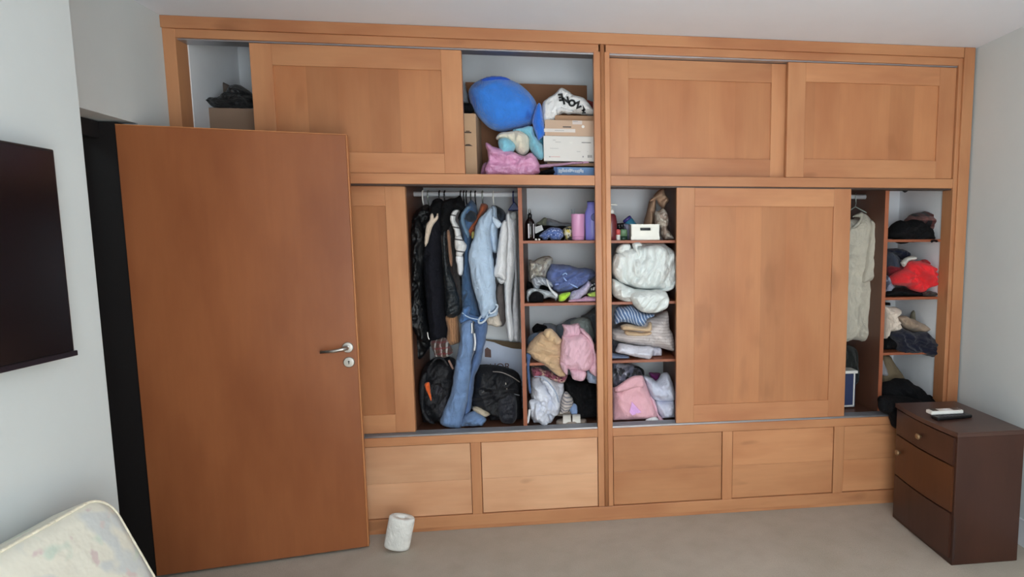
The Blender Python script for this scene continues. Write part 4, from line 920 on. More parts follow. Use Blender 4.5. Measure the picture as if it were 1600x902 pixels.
o = thing('green_jar', 'squat green jar with dark base on the top shelf', 'jar', (q.x, 3.43, S1))
MB().lathe((q.x, 3.43, S1), [(0.022, 0), (0.0235, 0.003), (0.0235, 0.022)], 28).build('base', plain('dark_green', (34, 62, 48), 0.3), o, smooth=True)
MB().lathe((q.x, 3.43, S1 + 0.022), [(0.0235, 0), (0.0235, 0.032), (0.020, 0.038), (0.01, 0.039)], 28).build('lid', plain('sage_green', (104, 136, 104), 0.35), o, smooth=True)
q = P(987, 352, 3.52)
o = thing('teal_bottle', 'teal bottle with purple cap leaning behind the white basket', 'bottle', tuple(q))
ax = Matrix.Rotation(math.radians(-38), 3, 'Y')
MB().lathe(q - ax @ Vector((0, 0, 0.02)), [(0.024, 0), (0.027, 0.004), (0.027, 0.05), (0.02, 0.056)], 28, axis=ax).build('body', plain('teal_plastic', (52, 128, 156), 0.35), o, smooth=True)
MB().lathe(q + ax @ Vector((0, 0, 0.034)), [(0.0272, 0), (0.0272, 0.014), (0.02, 0.018)], 28, axis=ax).build('cap', plain('purple_cap', (66, 60, 130), 0.35), o, smooth=True)
item('grey_lilac_bag', 'small clear grey sachet between green jar and white basket', 'sachet', [(235, 610), (300, 600), (350, 640), (350, 830), (290, 830), (270, 700)], 3.5, cloth('sachet_grey', (122, 122, 144), rough=0.3), T=0.02, crop=B5, zmin=S1)
bk = thing('basket', 'white plastic basket with oval handle slot on the top shelf', 'basket', tuple(P(1007, 375, 3.39)))
wa = P(985.6, 350.5, 3.39); wb = P(1030.6, 375, 3.39); x0, x1, zt_, zb_ = wa.x, wb.x, wa.z, S1
WB = plain('basket_white', (236, 233, 222), 0.35, mottle=0.01)
sx0, sx1, sz0, sz1 = x0 + 0.052, x1 - 0.052, zt_ - 0.036, zt_ - 0.018
mb = MB(); y0_, y1_ = 3.385, 3.389
mb.box(x0, x1, y0_, y1_, zb_ + 0.0, sz0, 0.0008); mb.box(x0, x1, y0_, y1_, sz1, zt_, 0.0008); mb.box(x0, sx0, y0_, y1_, sz0, sz1, 0); mb.box(sx1, x1, y0_, y1_, sz0, sz1, 0)
mb.box(x0, x0 + 0.004, y0_, 3.60, zb_, zt_, 0.0008); mb.box(x1 - 0.004, x1, y0_, 3.60, zb_, zt_, 0.0008); mb.box(x0, x1, 3.596, 3.60, zb_, zt_, 0.0008); mb.box(x0, x1, y0_, 3.60, zb_, zb_ + 0.004, 0.0008)
mb.box(x0 + 0.0, x1 - 0.0, y0_ - 0.002, y1_, zb_, zb_ + 0.02, 0.001); mb.box(x0 - 0.002, x1 + 0.002, y0_ - 0.002, 3.602, zt_ - 0.004, zt_, 0.001)
mb.build('tray', WB, bk)
mb = MB(); mb.tube([(sx0, y0_ - 0.001, sz0), (sx1, y0_ - 0.001, sz0), (sx1 + 0.004, y0_ - 0.001, (sz0 + sz1) / 2), (sx1, y0_ - 0.001, sz1), (sx0, y0_ - 0.001, sz1), (sx0 - 0.004, y0_ - 0.001, (sz0 + sz1) / 2), (sx0, y0_ - 0.001, sz0)], 0.002, 8, False); mb.build('handle_rim', WB, bk, smooth=True)
c0 = (x0 + x1) / 2
tag(MB().box(x0 + 0.02, x1 - 0.02, 3.42, 3.56, zb_ + 0.006, zt_ - 0.012, 0.006).build('dark_box', plain('box_in_basket', (60, 58, 60), 0.5), None), 'dark box kept inside the white basket', 'box')
KRAFT = plain('kraft_paper', (182, 148, 122), 0.8, mottle=0.08)
pb = thing('paper_bag', 'crumpled brown paper bag standing behind the white basket', 'paper bag', tuple(P(1015, 372, 3.6)))
pad('body', [(545, 830), (560, 600), (585, 500), (610, 380), (650, 240), (700, 195), (745, 220), (745, 380), (735, 600), (735, 830)], 3.6, KRAFT, pb, T=0.06, crop=B5, fold=(0.012, 18, 80), zmin=S1)
pad('folded_top', [(650, 240), (700, 185), (745, 120), (800, 62), (868, 52), (892, 120), (925, 180), (958, 232), (915, 300), (870, 365), (815, 320), (755, 225), (700, 240)], 3.55, KRAFT, pb, T=0.05, crop=B5, fold=(0.014, 20, 40))
item('plastic_bag', 'crumpled brownish plastic bag right of the white basket', 'plastic bag', [(735, 420), (800, 390), (850, 350), (910, 400), (945, 500), (945, 620), (925, 670), (985, 745), (1035, 820), (1000, 850), (900, 845), (830, 790), (815, 640), (740, 610)], 3.47, cloth('brown_plastic', (150, 132, 120), (190, 180, 168), 'blotch', 22, rough=0.25, weave=0.0, sheen=0), T=0.05, crop=B5, fold=(0.016, 30, 50), zmin=S1)
item('clear_bag', 'grey clear plastic bag in the right corner of the top shelf', 'plastic bag', [(950, 560), (1000, 540), (1080, 545), (1085, 830), (1040, 830), (975, 730)], 3.6, cloth('clear_plastic', (120, 110, 112), rough=0.2, weave=0, sheen=0), T=0.04, crop=B5, fold=(0.012, 30, 70), zmin=S1)

# ---------------- duvet
DV = cloth('duvet_white', (206, 210, 208), mottle=0.03, weave=0.1)
dv = thing('duvet', 'bulky white duvet stuffed on the second shelf and spilling over', 'duvet', tuple(P(1005, 474, 3.45)))
pad('body', [(50, 260), (75, 180), (110, 120), (200, 78), (270, 85), (310, 58), (390, 66), (450, 50), (560, 58), (650, 78), (720, 125), (775, 170), (795, 300), (798, 480), (770, 590), (700, 632), (560, 635), (400, 625), (300, 605), (200, 565), (90, 520), (45, 420)], 3.50, DV, dv, T=0.15, crop=B6, R=0.12, fold=(0.016, 12, 80), back=0.22)
pad('left_bulge', [(50, 300), (70, 220), (130, 190), (200, 200), (240, 260), (240, 380), (220, 480), (250, 560), (160, 540), (80, 480), (48, 400)], 3.395, DV, dv, T=0.045, crop=B6, fold=(0.012, 16, 85))
pad('folded_corner', [(85, 170), (110, 120), (180, 80), (260, 92), (265, 150), (225, 200), (150, 205), (100, 190)], 3.40, DV, dv, T=0.045, crop=B6, fold=(0.008, 20, 20))
pad('right_bulge', [(240, 400), (262, 260), (300, 170), (380, 250), (430, 130), (560, 90), (680, 130), (725, 250), (720, 420), (660, 540), (560, 600), (400, 610), (290, 580), (235, 500)], 3.39, DV, dv, T=0.05, crop=B6, fold=(0.014, 16, 65))
pad('top_knot', [(285, 80), (330, 62), (390, 75), (400, 110), (350, 120), (380, 200), (350, 250), (320, 180), (285, 120)], 3.37, DV, dv, T=0.035, crop=B6, fold=(0.008, 22, 70))
pad('lower_fold', [(45, 500), (120, 520), (220, 575), (330, 610), (460, 622), (600, 612), (700, 580), (790, 500), (785, 590), (700, 640), (500, 660), (330, 680), (290, 790), (180, 760), (70, 700), (45, 620)], 3.40, DV, dv, T=0.06, crop=B6, fold=(0.012, 18, 10), back=0.15)
pad('hanging_end', [(255, 690), (330, 650), (450, 640), (580, 628), (670, 640), (712, 700), (718, 780), (690, 840), (600, 885), (480, 898), (380, 872), (310, 812), (270, 750)], 3.335, DV, dv, T=0.05, crop=B6, fold=(0.012, 16, 50), back=0.05)

# ---------------- third shelf right
PW = cloth('pillow_greige', (176, 166, 164), (190, 182, 180), 'stripe', 60, ang=85, duty=0.5, mottle=0.04)
pl = thing('pillow', 'pale greige quilted pillow lying on the white clothes', 'pillow', tuple(P(1005, 545, 3.5)))
pad('body', [(40, 420), (120, 380), (250, 330), (500, 240), (680, 200), (820, 138), (855, 220), (865, 380), (905, 450), (935, 600), (925, 700), (850, 695), (700, 655), (520, 642), (300, 605), (200, 575), (80, 548), (40, 500)], 3.50, PW, pl, T=0.11, crop=B7, R=0.08, fold=(0.006, 14, 0), back=0.16)
strip('piping', [(80, 545), (200, 575), (300, 600), (450, 622), (600, 625), (720, 640), (850, 665), (900, 680)], [3.47] * 8, 0.003, cloth('pillow_piping', (196, 180, 168)), pl, crop=B7)
item('striped_blue_skirt', 'folded blue denim skirt with white stripes on the third shelf', 'skirt', [(85, 210), (100, 130), (130, 85), (250, 80), (330, 62), (380, 95), (480, 160), (640, 185), (645, 225), (560, 260), (510, 350), (400, 355), (300, 315), (200, 302), (100, 330)], 3.42, cloth('blue_stripe', (84, 108, 146), (176, 188, 206), 'stripe', 60, ang=25, duty=0.35, wavy=0.05), T=0.05, crop=B7, fold=(0.006, 24, -20), group=GC)
TW = cloth('tan_towel', (188, 162, 132), mottle=0.06)
tw = thing('folded_towel', 'folded tan towels stacked on the greige pillow', 'towel', tuple(P(995, 525, 3.4)), GC)
pad('upper_fold', [(180, 350), (240, 330), (330, 335), (450, 365), (545, 362), (580, 300), (615, 320), (615, 420), (560, 440), (380, 425), (210, 415), (182, 385)], 3.39, TW, tw, T=0.04, crop=B7, R=0.02, fold=(0.003, 24, 0))
pad('lower_fold', [(235, 425), (350, 432), (500, 445), (612, 425), (600, 480), (500, 495), (300, 495), (240, 470)], 3.395, TW, tw, T=0.04, crop=B7, R=0.02, fold=(0.003, 24, 0))
item('white_clothes', 'folded white clothes under the greige pillow', 'clothes', [(108, 720), (130, 660), (160, 612), (260, 612), (400, 640), (620, 650), (640, 700), (620, 780), (575, 825), (420, 800), (280, 768)], 3.40, cloth('bright_white', (222, 222, 234), mottle=0.03), T=0.04, crop=B7, fold=(0.010, 24, -10), back=0.12, group=GC)
item('folded_shirt', 'folded pale top at the right of the white clothes', 'top', [(600, 660), (700, 655), (750, 680), (755, 750), (700, 760), (620, 758)], 3.47, cloth('pale_white', (206, 206, 220)), T=0.04, crop=B7, fold=(0.006, 24, -10), back=0.1, zmin=S3, group=GC)
item('dark_knit', 'dark knitted garment behind the white clothes near the post', 'garment', [(40, 560), (100, 575), (250, 600), (180, 640), (120, 700), (60, 740), (40, 700)], 3.50, cloth('dark_knit_mat', (58, 56, 64)), T=0.05, crop=B7, group=GC)
item('blue_grey_jeans', 'folded blue grey jeans under the white clothes', 'jeans', [(40, 735), (110, 745), (260, 770), (380, 790), (330, 805), (40, 800)], 3.43, cloth('blue_grey', (108, 120, 146)), T=0.05, crop=B7, zmin=S3, fold=(0.004, 24, 0), group=GC)

# ---------------- compartment floor right of the post
item('grey_tangle', 'tangled dark grey and silver clothes under the third shelf', 'clothes', [(50, 60), (160, 50), (250, 55), (330, 80), (400, 112), (465, 160), (465, 250), (420, 330), (300, 420), (90, 450), (50, 380)], 3.52, cloth('silver_grey', (92, 92, 108), (168, 168, 180), 'blotch', 12, duty=0.55, rough=0.5, c3=(40, 40, 46)), T=0.08, crop=B8, fold=(0.022, 26, 60), group=GC)
item('black_strap', 'black curved strap lying over the tangled grey clothes', 'strap', [(340, 100), (400, 108), (450, 150), (465, 210), (450, 225), (425, 165), (380, 130), (340, 118)], 3.43, BLK, T=0.01, crop=B8, group=GC)
ps = thing('pink_hoodie', 'pale pink folded hoodie with a lilac triangle print', 'hoodie', tuple(P(990, 665, 3.42)), GC)
PK2 = cloth('pale_pink_fleece', (228, 176, 186), mottle=0.03)
pad('body', [(50, 420), (90, 370), (150, 332), (250, 262), (340, 226), (440, 222), (475, 300), (525, 420), (585, 560), (645, 700), (610, 745), (450, 792), (300, 835), (180, 872), (110, 872), (60, 845), (50, 700)], 3.46, PK2, ps, T=0.075, crop=B8, R=0.05, fold=(0.006, 12, -60), back=0.14, zmin=S0)
pad('top_flap', [(80, 385), (150, 335), (250, 262), (340, 226), (440, 224), (460, 290), (450, 375), (330, 385), (220, 415), (110, 440)], 3.385, PK2, ps, T=0.02, crop=B8, R=0.02, fold=(0.003, 12, 20))
a = [P(B8[0] + x_ / B8[2], B8[1] + y_ / B8[2], 3.372) for x_, y_ in ((305, 560), (425, 690), (310, 730), (275, 690))]
MB().prism([(p.x, p.z) for p in a], 3.367, 3.385).build('triangle_print', cloth('lilac_print', (222, 172, 224)), ps)
item('magenta_shirt', 'small magenta garment at the back beside the white bundle', 'top', [(525, 190), (590, 185), (665, 190), (665, 225), (640, 290), (575, 290)], 3.62, cloth('magenta', (132, 44, 118)), T=0.04, crop=B8, group=GC)
WG = cloth('soft_white_grey', (192, 196, 212), mottle=0.05)
item('white_hoodie', 'upper pale grey white bundle on the right of the pink hoodie', 'hoodie', [(455, 240), (480, 225), (560, 250), (620, 290), (690, 200), (740, 182), (780, 205), (835, 330), (860, 480), (835, 530), (700, 548), (600, 532), (540, 490), (495, 360)], 3.48, WG, T=0.075, crop=B8, fold=(0.014, 16, -50), group=GC)
item('white_sweater', 'lower pale white bundle right of the pink hoodie', 'sweater', [(605, 550), (700, 548), (835, 538), (858, 700), (870, 835), (760, 842), (700, 785), (640, 700)], 3.46, cloth('soft_white2', (198, 200, 216), mottle=0.05), T=0.06, crop=B8, fold=(0.010, 16, 70), zmin=S0, group=GC)
item('pink_sleeve', 'pink sleeve lying between the pink hoodie and the pale bundle', 'sleeve', [(520, 470), (590, 530), (625, 620), (650, 720), (720, 800), (690, 850), (650, 820), (610, 700), (560, 560)], 3.42, cloth('pink_sleeve_mat', (214, 172, 188)), T=0.02, crop=B8, group=GC)
item('white_tag', 'white fabric label sticking out under the pink hoodie', 'label', [(480, 790), (600, 750), (650, 790), (640, 830), (530, 852)], 3.385, WHITEC, T=0.008, crop=B8, fold=(0.002, 20, 20))

# ---------------- right hanging compartment
bt = thing('beige_tshirt', 'beige grey T-shirt hanging alone right of the big sliding door', 'T-shirt', tuple(P(1350, 543, 3.55)))
BTM = cloth('beige_grey_jersey', (176, 170, 156), mottle=0.04)
pad('body', [(1318, 345), (1332, 343), (1340, 338), (1346, 332), (1352, 336), (1362, 345), (1367, 360), (1366, 400), (1362, 440), (1367, 452), (1363, 470), (1361, 500), (1358, 543), (1350, 543), (1349, 535), (1332, 531), (1310, 528), (1308, 440), (1312, 380)], 3.58, BTM, bt, T=0.08, fold=(0.006, 10, 89), back=0.1)
pad('sleeve', [(1360, 343), (1367, 352), (1371, 375), (1375, 405), (1379, 437), (1362, 439), (1346, 441), (1351, 415), (1355, 385), (1358, 360)], 3.50, BTM, bt, T=0.035, fold=(0.005, 16, 85))
pad('neckband', [(1332, 339), (1342, 333), (1347, 331), (1349, 336), (1344, 350), (1336, 357), (1331, 356), (1340, 347), (1343, 340)], 3.49, cloth('beige_neck', (156, 152, 140)), bt, T=0.012)
q = P(1337, 305, 3.6); x = q.x; z = 1.817
pts = [(x + 0.019 * math.cos(math.radians(a_)) * 0.5, 3.6 + 0.019 * math.cos(math.radians(a_)), z + 0.019 * math.sin(math.radians(a_))) for a_ in range(-30, 181, 20)] + [(x - 0.004, 3.583, z - 0.04), (x, 3.6, z - 0.06)]
mb = MB(); mb.tube(pts, 0.003, 8); mb.tube([(x - 0.09, 3.6, z - 0.12), (x, 3.6, z - 0.06), (x + 0.06, 3.58, z - 0.095), (x + 0.09, 3.57, z - 0.12)], 0.004, 8)
tag(mb.build('coat_hanger', HG, None, smooth=True), 'thin pale hanger carrying the beige grey T-shirt on the right', 'coat hanger')
item('dark_bag', 'dark green black bag lying behind the big sliding door edge', 'bag', [(1300, 550), (1320, 540), (1338, 545), (1350, 560), (1350, 590), (1335, 600), (1300, 600)], 3.68, cloth('dark_bag_mat', (36, 38, 36)), T=0.08)
item('red_black_bag', 'dark red black bundle on the floor behind the white rimmed box', 'bundle', [(1300, 585), (1322, 575), (1332, 590), (1332, 650), (1300, 650)], 3.74, cloth('dark_red_bag', (50, 24, 24)), T=0.05)
wbx = thing('white_rimmed_box', 'dark blue box with a white frame beside the big sliding door', 'box', tuple(P(1325, 632, 3.5)))
qa = P(1320, 580, 3.5); qb = P(1336, 632, 3.5)
mb = MB(); mb.box(qa.x - 0.07, qb.x + 0.002, 3.505, 3.62, S0 + 0.004, qa.z - 0.02, 0.003); mb.build('body', plain('navy_box', (46, 56, 92), 0.5), wbx)
mb = MB(); mb.box(qa.x - 0.07, qb.x + 0.008, 3.49, 3.63, qa.z - 0.016, qa.z + 0.002, 0.003); mb.box(qb.x - 0.014, qb.x - 0.006, 3.498, 3.506, S0 + 0.01, qa.z - 0.01, 0.001); mb.box(qa.x - 0.07, qb.x - 0.006, 3.498, 3.506, S0 + 0.008, S0 + 0.018, 0.001)
mb.build('frame', WHITEP, wbx)

# ---------------- right shelves
item('black_clothes', 'heap of black clothes on the top right shelf', 'clothes', [(100, 660), (150, 600), (220, 522), (290, 490), (350, 520), (420, 492), (500, 478), (590, 520), (650, 560), (705, 620), (710, 770), (580, 790), (400, 808), (290, 828), (240, 795), (200, 758), (105, 752)], 3.44, BLK, T=0.08, crop=C1, fold=(0.014, 18, 30), back=0.1, group=GC)
item('plaid_shirt', 'dark red and brown checked shirt on the top right shelf', 'shirt', [(370, 520), (420, 425), (480, 392), (560, 382), (640, 362), (700, 372), (780, 425), (845, 500), (920, 560), (930, 765), (720, 772), (600, 700)], 3.54, cloth('dark_plaid', (84, 46, 44), (30, 26, 28), 'plaid', 18, c3=(140, 96, 90), duty=0.4), T=0.08, crop=C1, fold=(0.016, 18, -50), group=GC)
item('black_tassel', 'black tassel hanging below the checked shirt', 'tassel', [(715, 790), (730, 765), (790, 765), (815, 790), (790, 805), (760, 790), (730, 808)], 3.35, BLK, T=0.01, crop=C1)
item('black_clip', 'black object on the ceiling of the right shelf column', 'clip', [(310, 60), (378, 52), (382, 82), (352, 98), (325, 85)], 3.5, BLACKP, T=0.015, crop=C1)
item('navy_garment', 'navy garment at the left of the second right shelf', 'garment', [(80, 85), (160, 75), (240, 76), (330, 92), (392, 130), (390, 190), (330, 235), (250, 215), (200, 160), (90, 140)], 3.6, cloth('navy_cloth', (28, 34, 54)), T=0.06, crop=C2, group=GC)
item('grey_blue_garment', 'grey blue garment under the navy one on the right shelf', 'garment', [(80, 130), (190, 140), (260, 210), (310, 300), (290, 420), (120, 480), (80, 400)], 3.57, cloth('grey_blue', (64, 70, 84)), T=0.06, crop=C2, group=GC)
item('dark_red_garment', 'dark red garment under the bright red one', 'garment', [(120, 330), (290, 310), (345, 370), (300, 500), (150, 500), (115, 420)], 3.53, cloth('dark_red', (116, 26, 34)), T=0.05, crop=C2, group=GC)
item('white_sock', 'rolled white grey sock on top of the red garment', 'sock', [(288, 275), (330, 230), (390, 192), (480, 180), (505, 205), (480, 245), (410, 250), (375, 285), (345, 338), (305, 310)], 3.46, cloth('sock_white', (184, 184, 176)), T=0.03, crop=C2, group=GC)
rd = thing('red_jacket', 'bright red crumpled jacket on the second right shelf', 'jacket', tuple(P(1430, 458, 3.42)), GC)
RED = cloth('bright_red', (226, 44, 50), mottle=0.08, rough=0.75)
pad('body', [(150, 510), (200, 435), (300, 385), (380, 350), (400, 275), (480, 250), (600, 260), (690, 300), (760, 420), (772, 540), (750, 600), (650, 655), (600, 702), (520, 690), (440, 660), (390, 620), (260, 600), (160, 575)], 3.44, RED, rd, T=0.07, crop=C2, fold=(0.022, 20, -50), back=0.1)
pad('sleeve', [(560, 260), (700, 225), (850, 215), (925, 230), (925, 420), (780, 440), (680, 400)], 3.52, cloth('deep_red', (176, 28, 36)), rd, T=0.05, crop=C2, fold=(0.010, 22, 0))
item('black_leggings', 'flat black garment under the red jacket', 'leggings', [(90, 690), (190, 640), (320, 635), (440, 670), (600, 702), (640, 735), (500, 750), (90, 745)], 3.43, BLK, T=0.04, crop=C2, zmin=S2, fold=(0.006, 24, 0), group=GC)
item('crumpled_shirt', 'grey and white top at the left under the red jacket', 'top', [(75, 480), (120, 465), (160, 560), (200, 630), (180, 700), (75, 700)], 3.45, cloth('grey_white', (128, 130, 146), (70, 72, 86), 'blotch', 30), T=0.03, crop=C2, zmin=S2, group=GC)
item('olive_belt', 'dark olive belt lying at the edge of the second right shelf', 'belt', [(600, 700), (690, 672), (780, 690), (860, 705), (850, 752), (760, 745), (630, 745)], 3.40, cloth('olive_dark', (58, 48, 44)), T=0.02, crop=C2, zmin=S2, group=GC)
item('cream_plush_blanket', 'cream fluffy blanket at the left of the third right shelf', 'blanket', [(40, 140), (70, 118), (140, 135), (200, 128), (272, 175), (250, 225), (200, 258), (245, 320), (288, 410), (262, 452), (165, 484), (125, 470), (95, 540), (45, 556)], 3.43, cloth('cream_fleece', (200, 186, 172), mottle=0.06, weave=0.8), T=0.06, crop=C3, fold=(0.018, 26, 60), group=GC)
item('black_block', 'small black block above the cream blanket', 'block', [(62, 66), (138, 70), (138, 115), (62, 108)], 3.6, BLACKP, T=0.015, crop=C3, smooth=False, R=0.006)
item('beige_garment', 'beige brown garment in the middle of the third right shelf', 'garment', [(220, 275), (280, 258), (350, 262), (450, 295), (560, 350), (655, 400), (660, 480), (590, 500), (510, 502), (460, 490), (430, 470), (340, 445), (290, 390)], 3.5, cloth('beige_brown', (150, 130, 112)), T=0.06, crop=C3, fold=(0.014, 22, -30), group=GC)
item('olive_paper', 'olive grey paper leaning at the back of the third right shelf', 'paper', [(430, 280), (455, 195), (520, 160), (560, 215), (620, 350), (700, 450), (800, 600), (700, 620), (520, 500), (440, 400)], 3.62, plain('olive_paper_mat', (124, 118, 100), 0.8), T=0.02, crop=C3, fold=(0.005, 16, -60))
item('navy_sweater', 'wide navy sweater covering the edge of the third right shelf', 'sweater', [(150, 500), (250, 458), (310, 440), (400, 472), (470, 502), (560, 490), (655, 482), (720, 550), (800, 612), (830, 640), (830, 838), (680, 822), (540, 792), (330, 792), (270, 765), (240, 650), (170, 570)], 3.40, cloth('navy_knit', (26, 28, 44), mottle=0.1), T=0.06, crop=C3, fold=(0.009, 16, -20), back=0.12, group=GC)
item('rolled_garment', 'black rolled garment left of the navy sweater', 'garment', [(40, 580), (90, 560), (150, 505), (200, 560), (240, 650), (240, 755), (60, 750), (40, 700)], 3.47, BLK, T=0.05, crop=C3, zmin=S3, group=GC)
item('tan_paper_bag', 'tan paper bag folded at the bottom of the right column', 'paper bag', [(90, 50), (165, 38), (205, 95), (250, 160), (300, 230), (345, 300), (400, 420), (90, 420), (80, 200)], 3.58, plain('tan_bag_paper', (120, 104, 80), 0.8), T=0.03, crop=C4, fold=(0.006, 14, -60))
item('white_grey_cloth', 'white grey cloth beside the tan paper bag', 'cloth', [(65, 70), (95, 80), (125, 150), (158, 250), (110, 260), (65, 220)], 3.5, cloth('grey_white_rag', (130, 128, 132)), T=0.02, crop=C4)
bs = thing('black_sweater', 'black sweater spilling out of the bottom right compartment', 'sweater', tuple(P(1400, 668, 3.36)), GC)
pad('body', [(70, 500), (80, 380), (160, 342), (240, 322), (300, 295), (380, 305), (425, 352), (500, 382), (560, 450), (590, 482), (640, 460), (690, 490), (710, 540), (620, 575), (500, 592), (400, 640), (200, 660), (80, 645), (60, 580)], 3.40, BLK, bs, T=0.08, crop=C4, fold=(0.012, 14, -40), back=0.14)
pad('hanging_sleeve', [(60, 520), (160, 500), (300, 520), (400, 560), (385, 640), (360, 700), (335, 770), (285, 810), (240, 836), (200, 802), (170, 722), (158, 670), (62, 640)], 3.215, BLK, bs, T=0.035, crop=C4, fold=(0.009, 16, 80), back=0.03)
pad('draped_fold', [(66, 500), (160, 470), (300, 480), (420, 500), (520, 540), (420, 620), (380, 640), (200, 660), (80, 645)], 3.30, BLK, bs, T=0.07, crop=C4, fold=(0.009, 16, 80), back=0.06)

# ---------------- upper left bay
SU = 1.8965
qa = P(319, 168, 3.5); qb = P(410, 168, 3.5)
o = thing('cardboard_box', 'plain brown cardboard box in the upper left corner cupboard', 'box', (qa.x + 0.2, 3.65, SU), 'cardboard boxes in the upper cupboards')
CB = plain('cardboard_dim', (150, 124, 104), 0.85, mottle=0.05)
MB().box(qa.x, qa.x + 0.42, 3.5, 3.8, SU, qa.z, 0.002).build('carton', CB, o)
MB().box(qa.x + 0.07, qa.x + 0.41, 3.495, 3.4995, SU, SU + 0.05, 0.001).build('dark_panel', plain('dark_panel_mat', (40, 24, 26), 0.8), o)  # dark panel along the bottom of the carton front
item('black_bag', 'crumpled black bag on the cardboard box in the upper left corner', 'bag', [(240, 490), (300, 462), (400, 470), (470, 440), (530, 358), (600, 338), (655, 362), (745, 432), (820, 500), (820, 566), (300, 566), (262, 530)], 3.55, cloth('black_glossy_bag', (16, 18, 20), rough=0.35, weave=0), T=0.06, crop=C7, fold=(0.014, 26, 10))
item('cardboard_flap', 'stiff grey brown flap standing behind the black bag', 'flap', [(318, 262), (420, 300), (520, 350), (540, 500), (300, 500), (308, 380)], 3.66, plain('flap_card', (104, 92, 84), 0.85), T=0.006, crop=C7, smooth=False, fold=(0, 10, 0), R=0.01)

# ---------------- upper middle bay
KC = plain('cardboard_back', (150, 104, 74), 0.85, mottle=0.05); KL = plain('cardboard_light', (200, 164, 130), 0.85, mottle=0.05); KD = plain('cardboard_mid', (176, 138, 108), 0.85, mottle=0.05)
qa = P(727, 128, 3.74); qb = P(917, 132, 3.74)
o = tag(MB().box(qa.x, qb.x, 3.74, 3.8, SU, qa.z, 0.002).build('flat_carton', KC, None), 'large flat brown carton standing against the cupboard back', 'carton', 'cardboard boxes in the upper cupboards')
qa = P(722, 177, 3.42); qb = P(743, 177, 3.42)
o = thing('tall_carton', 'tall light brown carton at the left of the open cupboard', 'carton', (qb.x - 0.1, 3.5, SU), 'cardboard boxes in the upper cupboards')
MB().box(qb.x - 0.2, qb.x, 3.42, 3.64, SU, qa.z, 0.002).build('carton_body', KL, o)
INK = plain('faded_black_ink', (74, 60, 50), 0.8)
for py, w_, h_ in ((207, 0.018, 0.006), (205, 0.01, 0.004)):
    q = P(731, py, 3.418); MB().box(q.x - w_, q.x + w_, 3.4185, 3.4198, q.z - h_ / 2, q.z + h_ / 2, 0.0003).build('printed_mark', INK, o)
q = P(731.5, 227, 3.418); mk = [(q.x - 0.02, q.z - 0.004), (q.x - 0.01, q.z + 0.005), (q.x + 0.006, q.z + 0.006), (q.x + 0.024, q.z - 0.004)]
MB().prism(mk, 3.4185, 3.4198).build('curved_mark', INK, o)
item('black_shoe_bag', 'small black item on the tall light brown carton', 'bag', [(60, 295), (130, 290), (180, 300), (190, 362), (60, 362)], 3.5, BLK, T=0.04, crop=D2)
item('grey_sack', 'translucent grey plastic above the tall carton', 'plastic bag', [(70, 150), (112, 128), (135, 180), (150, 260), (150, 300), (70, 295)], 3.56, cloth('grey_plastic', (122, 126, 132), rough=0.3, weave=0), T=0.03, crop=D2)
# plain blue cushion, no face
BLU = cloth('blue_plush', (50, 118, 206), (34, 88, 176), 'blotch', 6, duty=0.6, mottle=0.08, weave=0.6, sheen=0.5)
cu = thing('plush_cushion', 'large oval royal blue plush cushion in the open upper cupboard', 'cushion', tuple(P(785, 225, 3.5)))
pad('body', [(152, 235), (162, 185), (200, 145), (260, 112), (350, 94), (430, 108), (530, 150), (610, 220), (655, 290), (665, 360), (640, 430), (570, 470), (470, 492), (380, 502), (300, 470), (230, 400), (180, 330)], 3.52, BLU, cu, T=0.13, crop=D2, R=0.16, fold=(0.002, 8, 40), back=0.12)
pad('dark_patch', [(240, 125), (290, 100), (350, 92), (420, 100), (470, 125), (400, 140), (320, 160), (260, 148)], 3.48, cloth('deep_blue_plush', (30, 74, 170), mottle=0.1, weave=0.6, sheen=0.5), cu, T=0.05, crop=D2, fold=(0.003, 8, 40))
pad('side_flap', [(42, 265), (75, 228), (98, 300), (112, 400), (124, 480), (112, 520), (66, 562), (45, 520), (18, 440), (10, 380)], 3.42, cloth('blue_flap', (40, 104, 200), mottle=0.1, weave=0.6, sheen=0.5), cu, T=0.03, crop=C8, fold=(0.004, 12, 80))
TEAL = cloth('teal_plush', (120, 178, 196), mottle=0.06, weave=0.6, sheen=0.4); CRM = cloth('cream_plush', (206, 198, 180), mottle=0.06, weave=0.6, sheen=0.4)
te = thing('plush_bundle', 'soft teal and cream plush bundle under the blue cushion', 'soft toy', tuple(P(815, 250, 3.42)))
pad('cream_middle', [(365, 530), (400, 508), (470, 500), (540, 495), (600, 540), (608, 610), (590, 660), (545, 682), (505, 655), (480, 610), (440, 580), (380, 570), (355, 555)], 3.44, CRM, te, T=0.06, crop=D2)
pad('teal_end', [(375, 570), (410, 545), (460, 560), (495, 590), (498, 630), (455, 680), (425, 730), (405, 772), (385, 765), (388, 700), (382, 640)], 3.40, TEAL, te, T=0.035, crop=D2)
pad('teal_end', [(480, 492), (560, 470), (625, 465), (650, 540), (700, 600), (712, 690), (680, 712), (640, 680), (600, 620), (590, 540)], 3.44, TEAL, te, T=0.045, crop=D2)
pad('teal_back', [(600, 470), (700, 500), (735, 560), (720, 680), (640, 640)], 3.52, cloth('teal_deep', (70, 130, 150)), te, T=0.04, crop=D2)
BW = NT('pink_bubble_wrap'); vv_ = BW.new('ShaderNodeTexVoronoi'); vv_.inputs['Scale'].default_value = 95; BW.link(BW.coords(), vv_.inputs['Vector'])
BW.link(BW.ramp(BW.noise(BW.coords(), 30, 3), lin((206, 138, 178)), lin((226, 170, 204))), BW.b.inputs['Base Color']); BW.b.inputs['Roughness'].default_value = 0.3
BW.bump(BW.math('SUBTRACT', 1.0, vv_.outputs['Distance']), 0.5, 0.006)
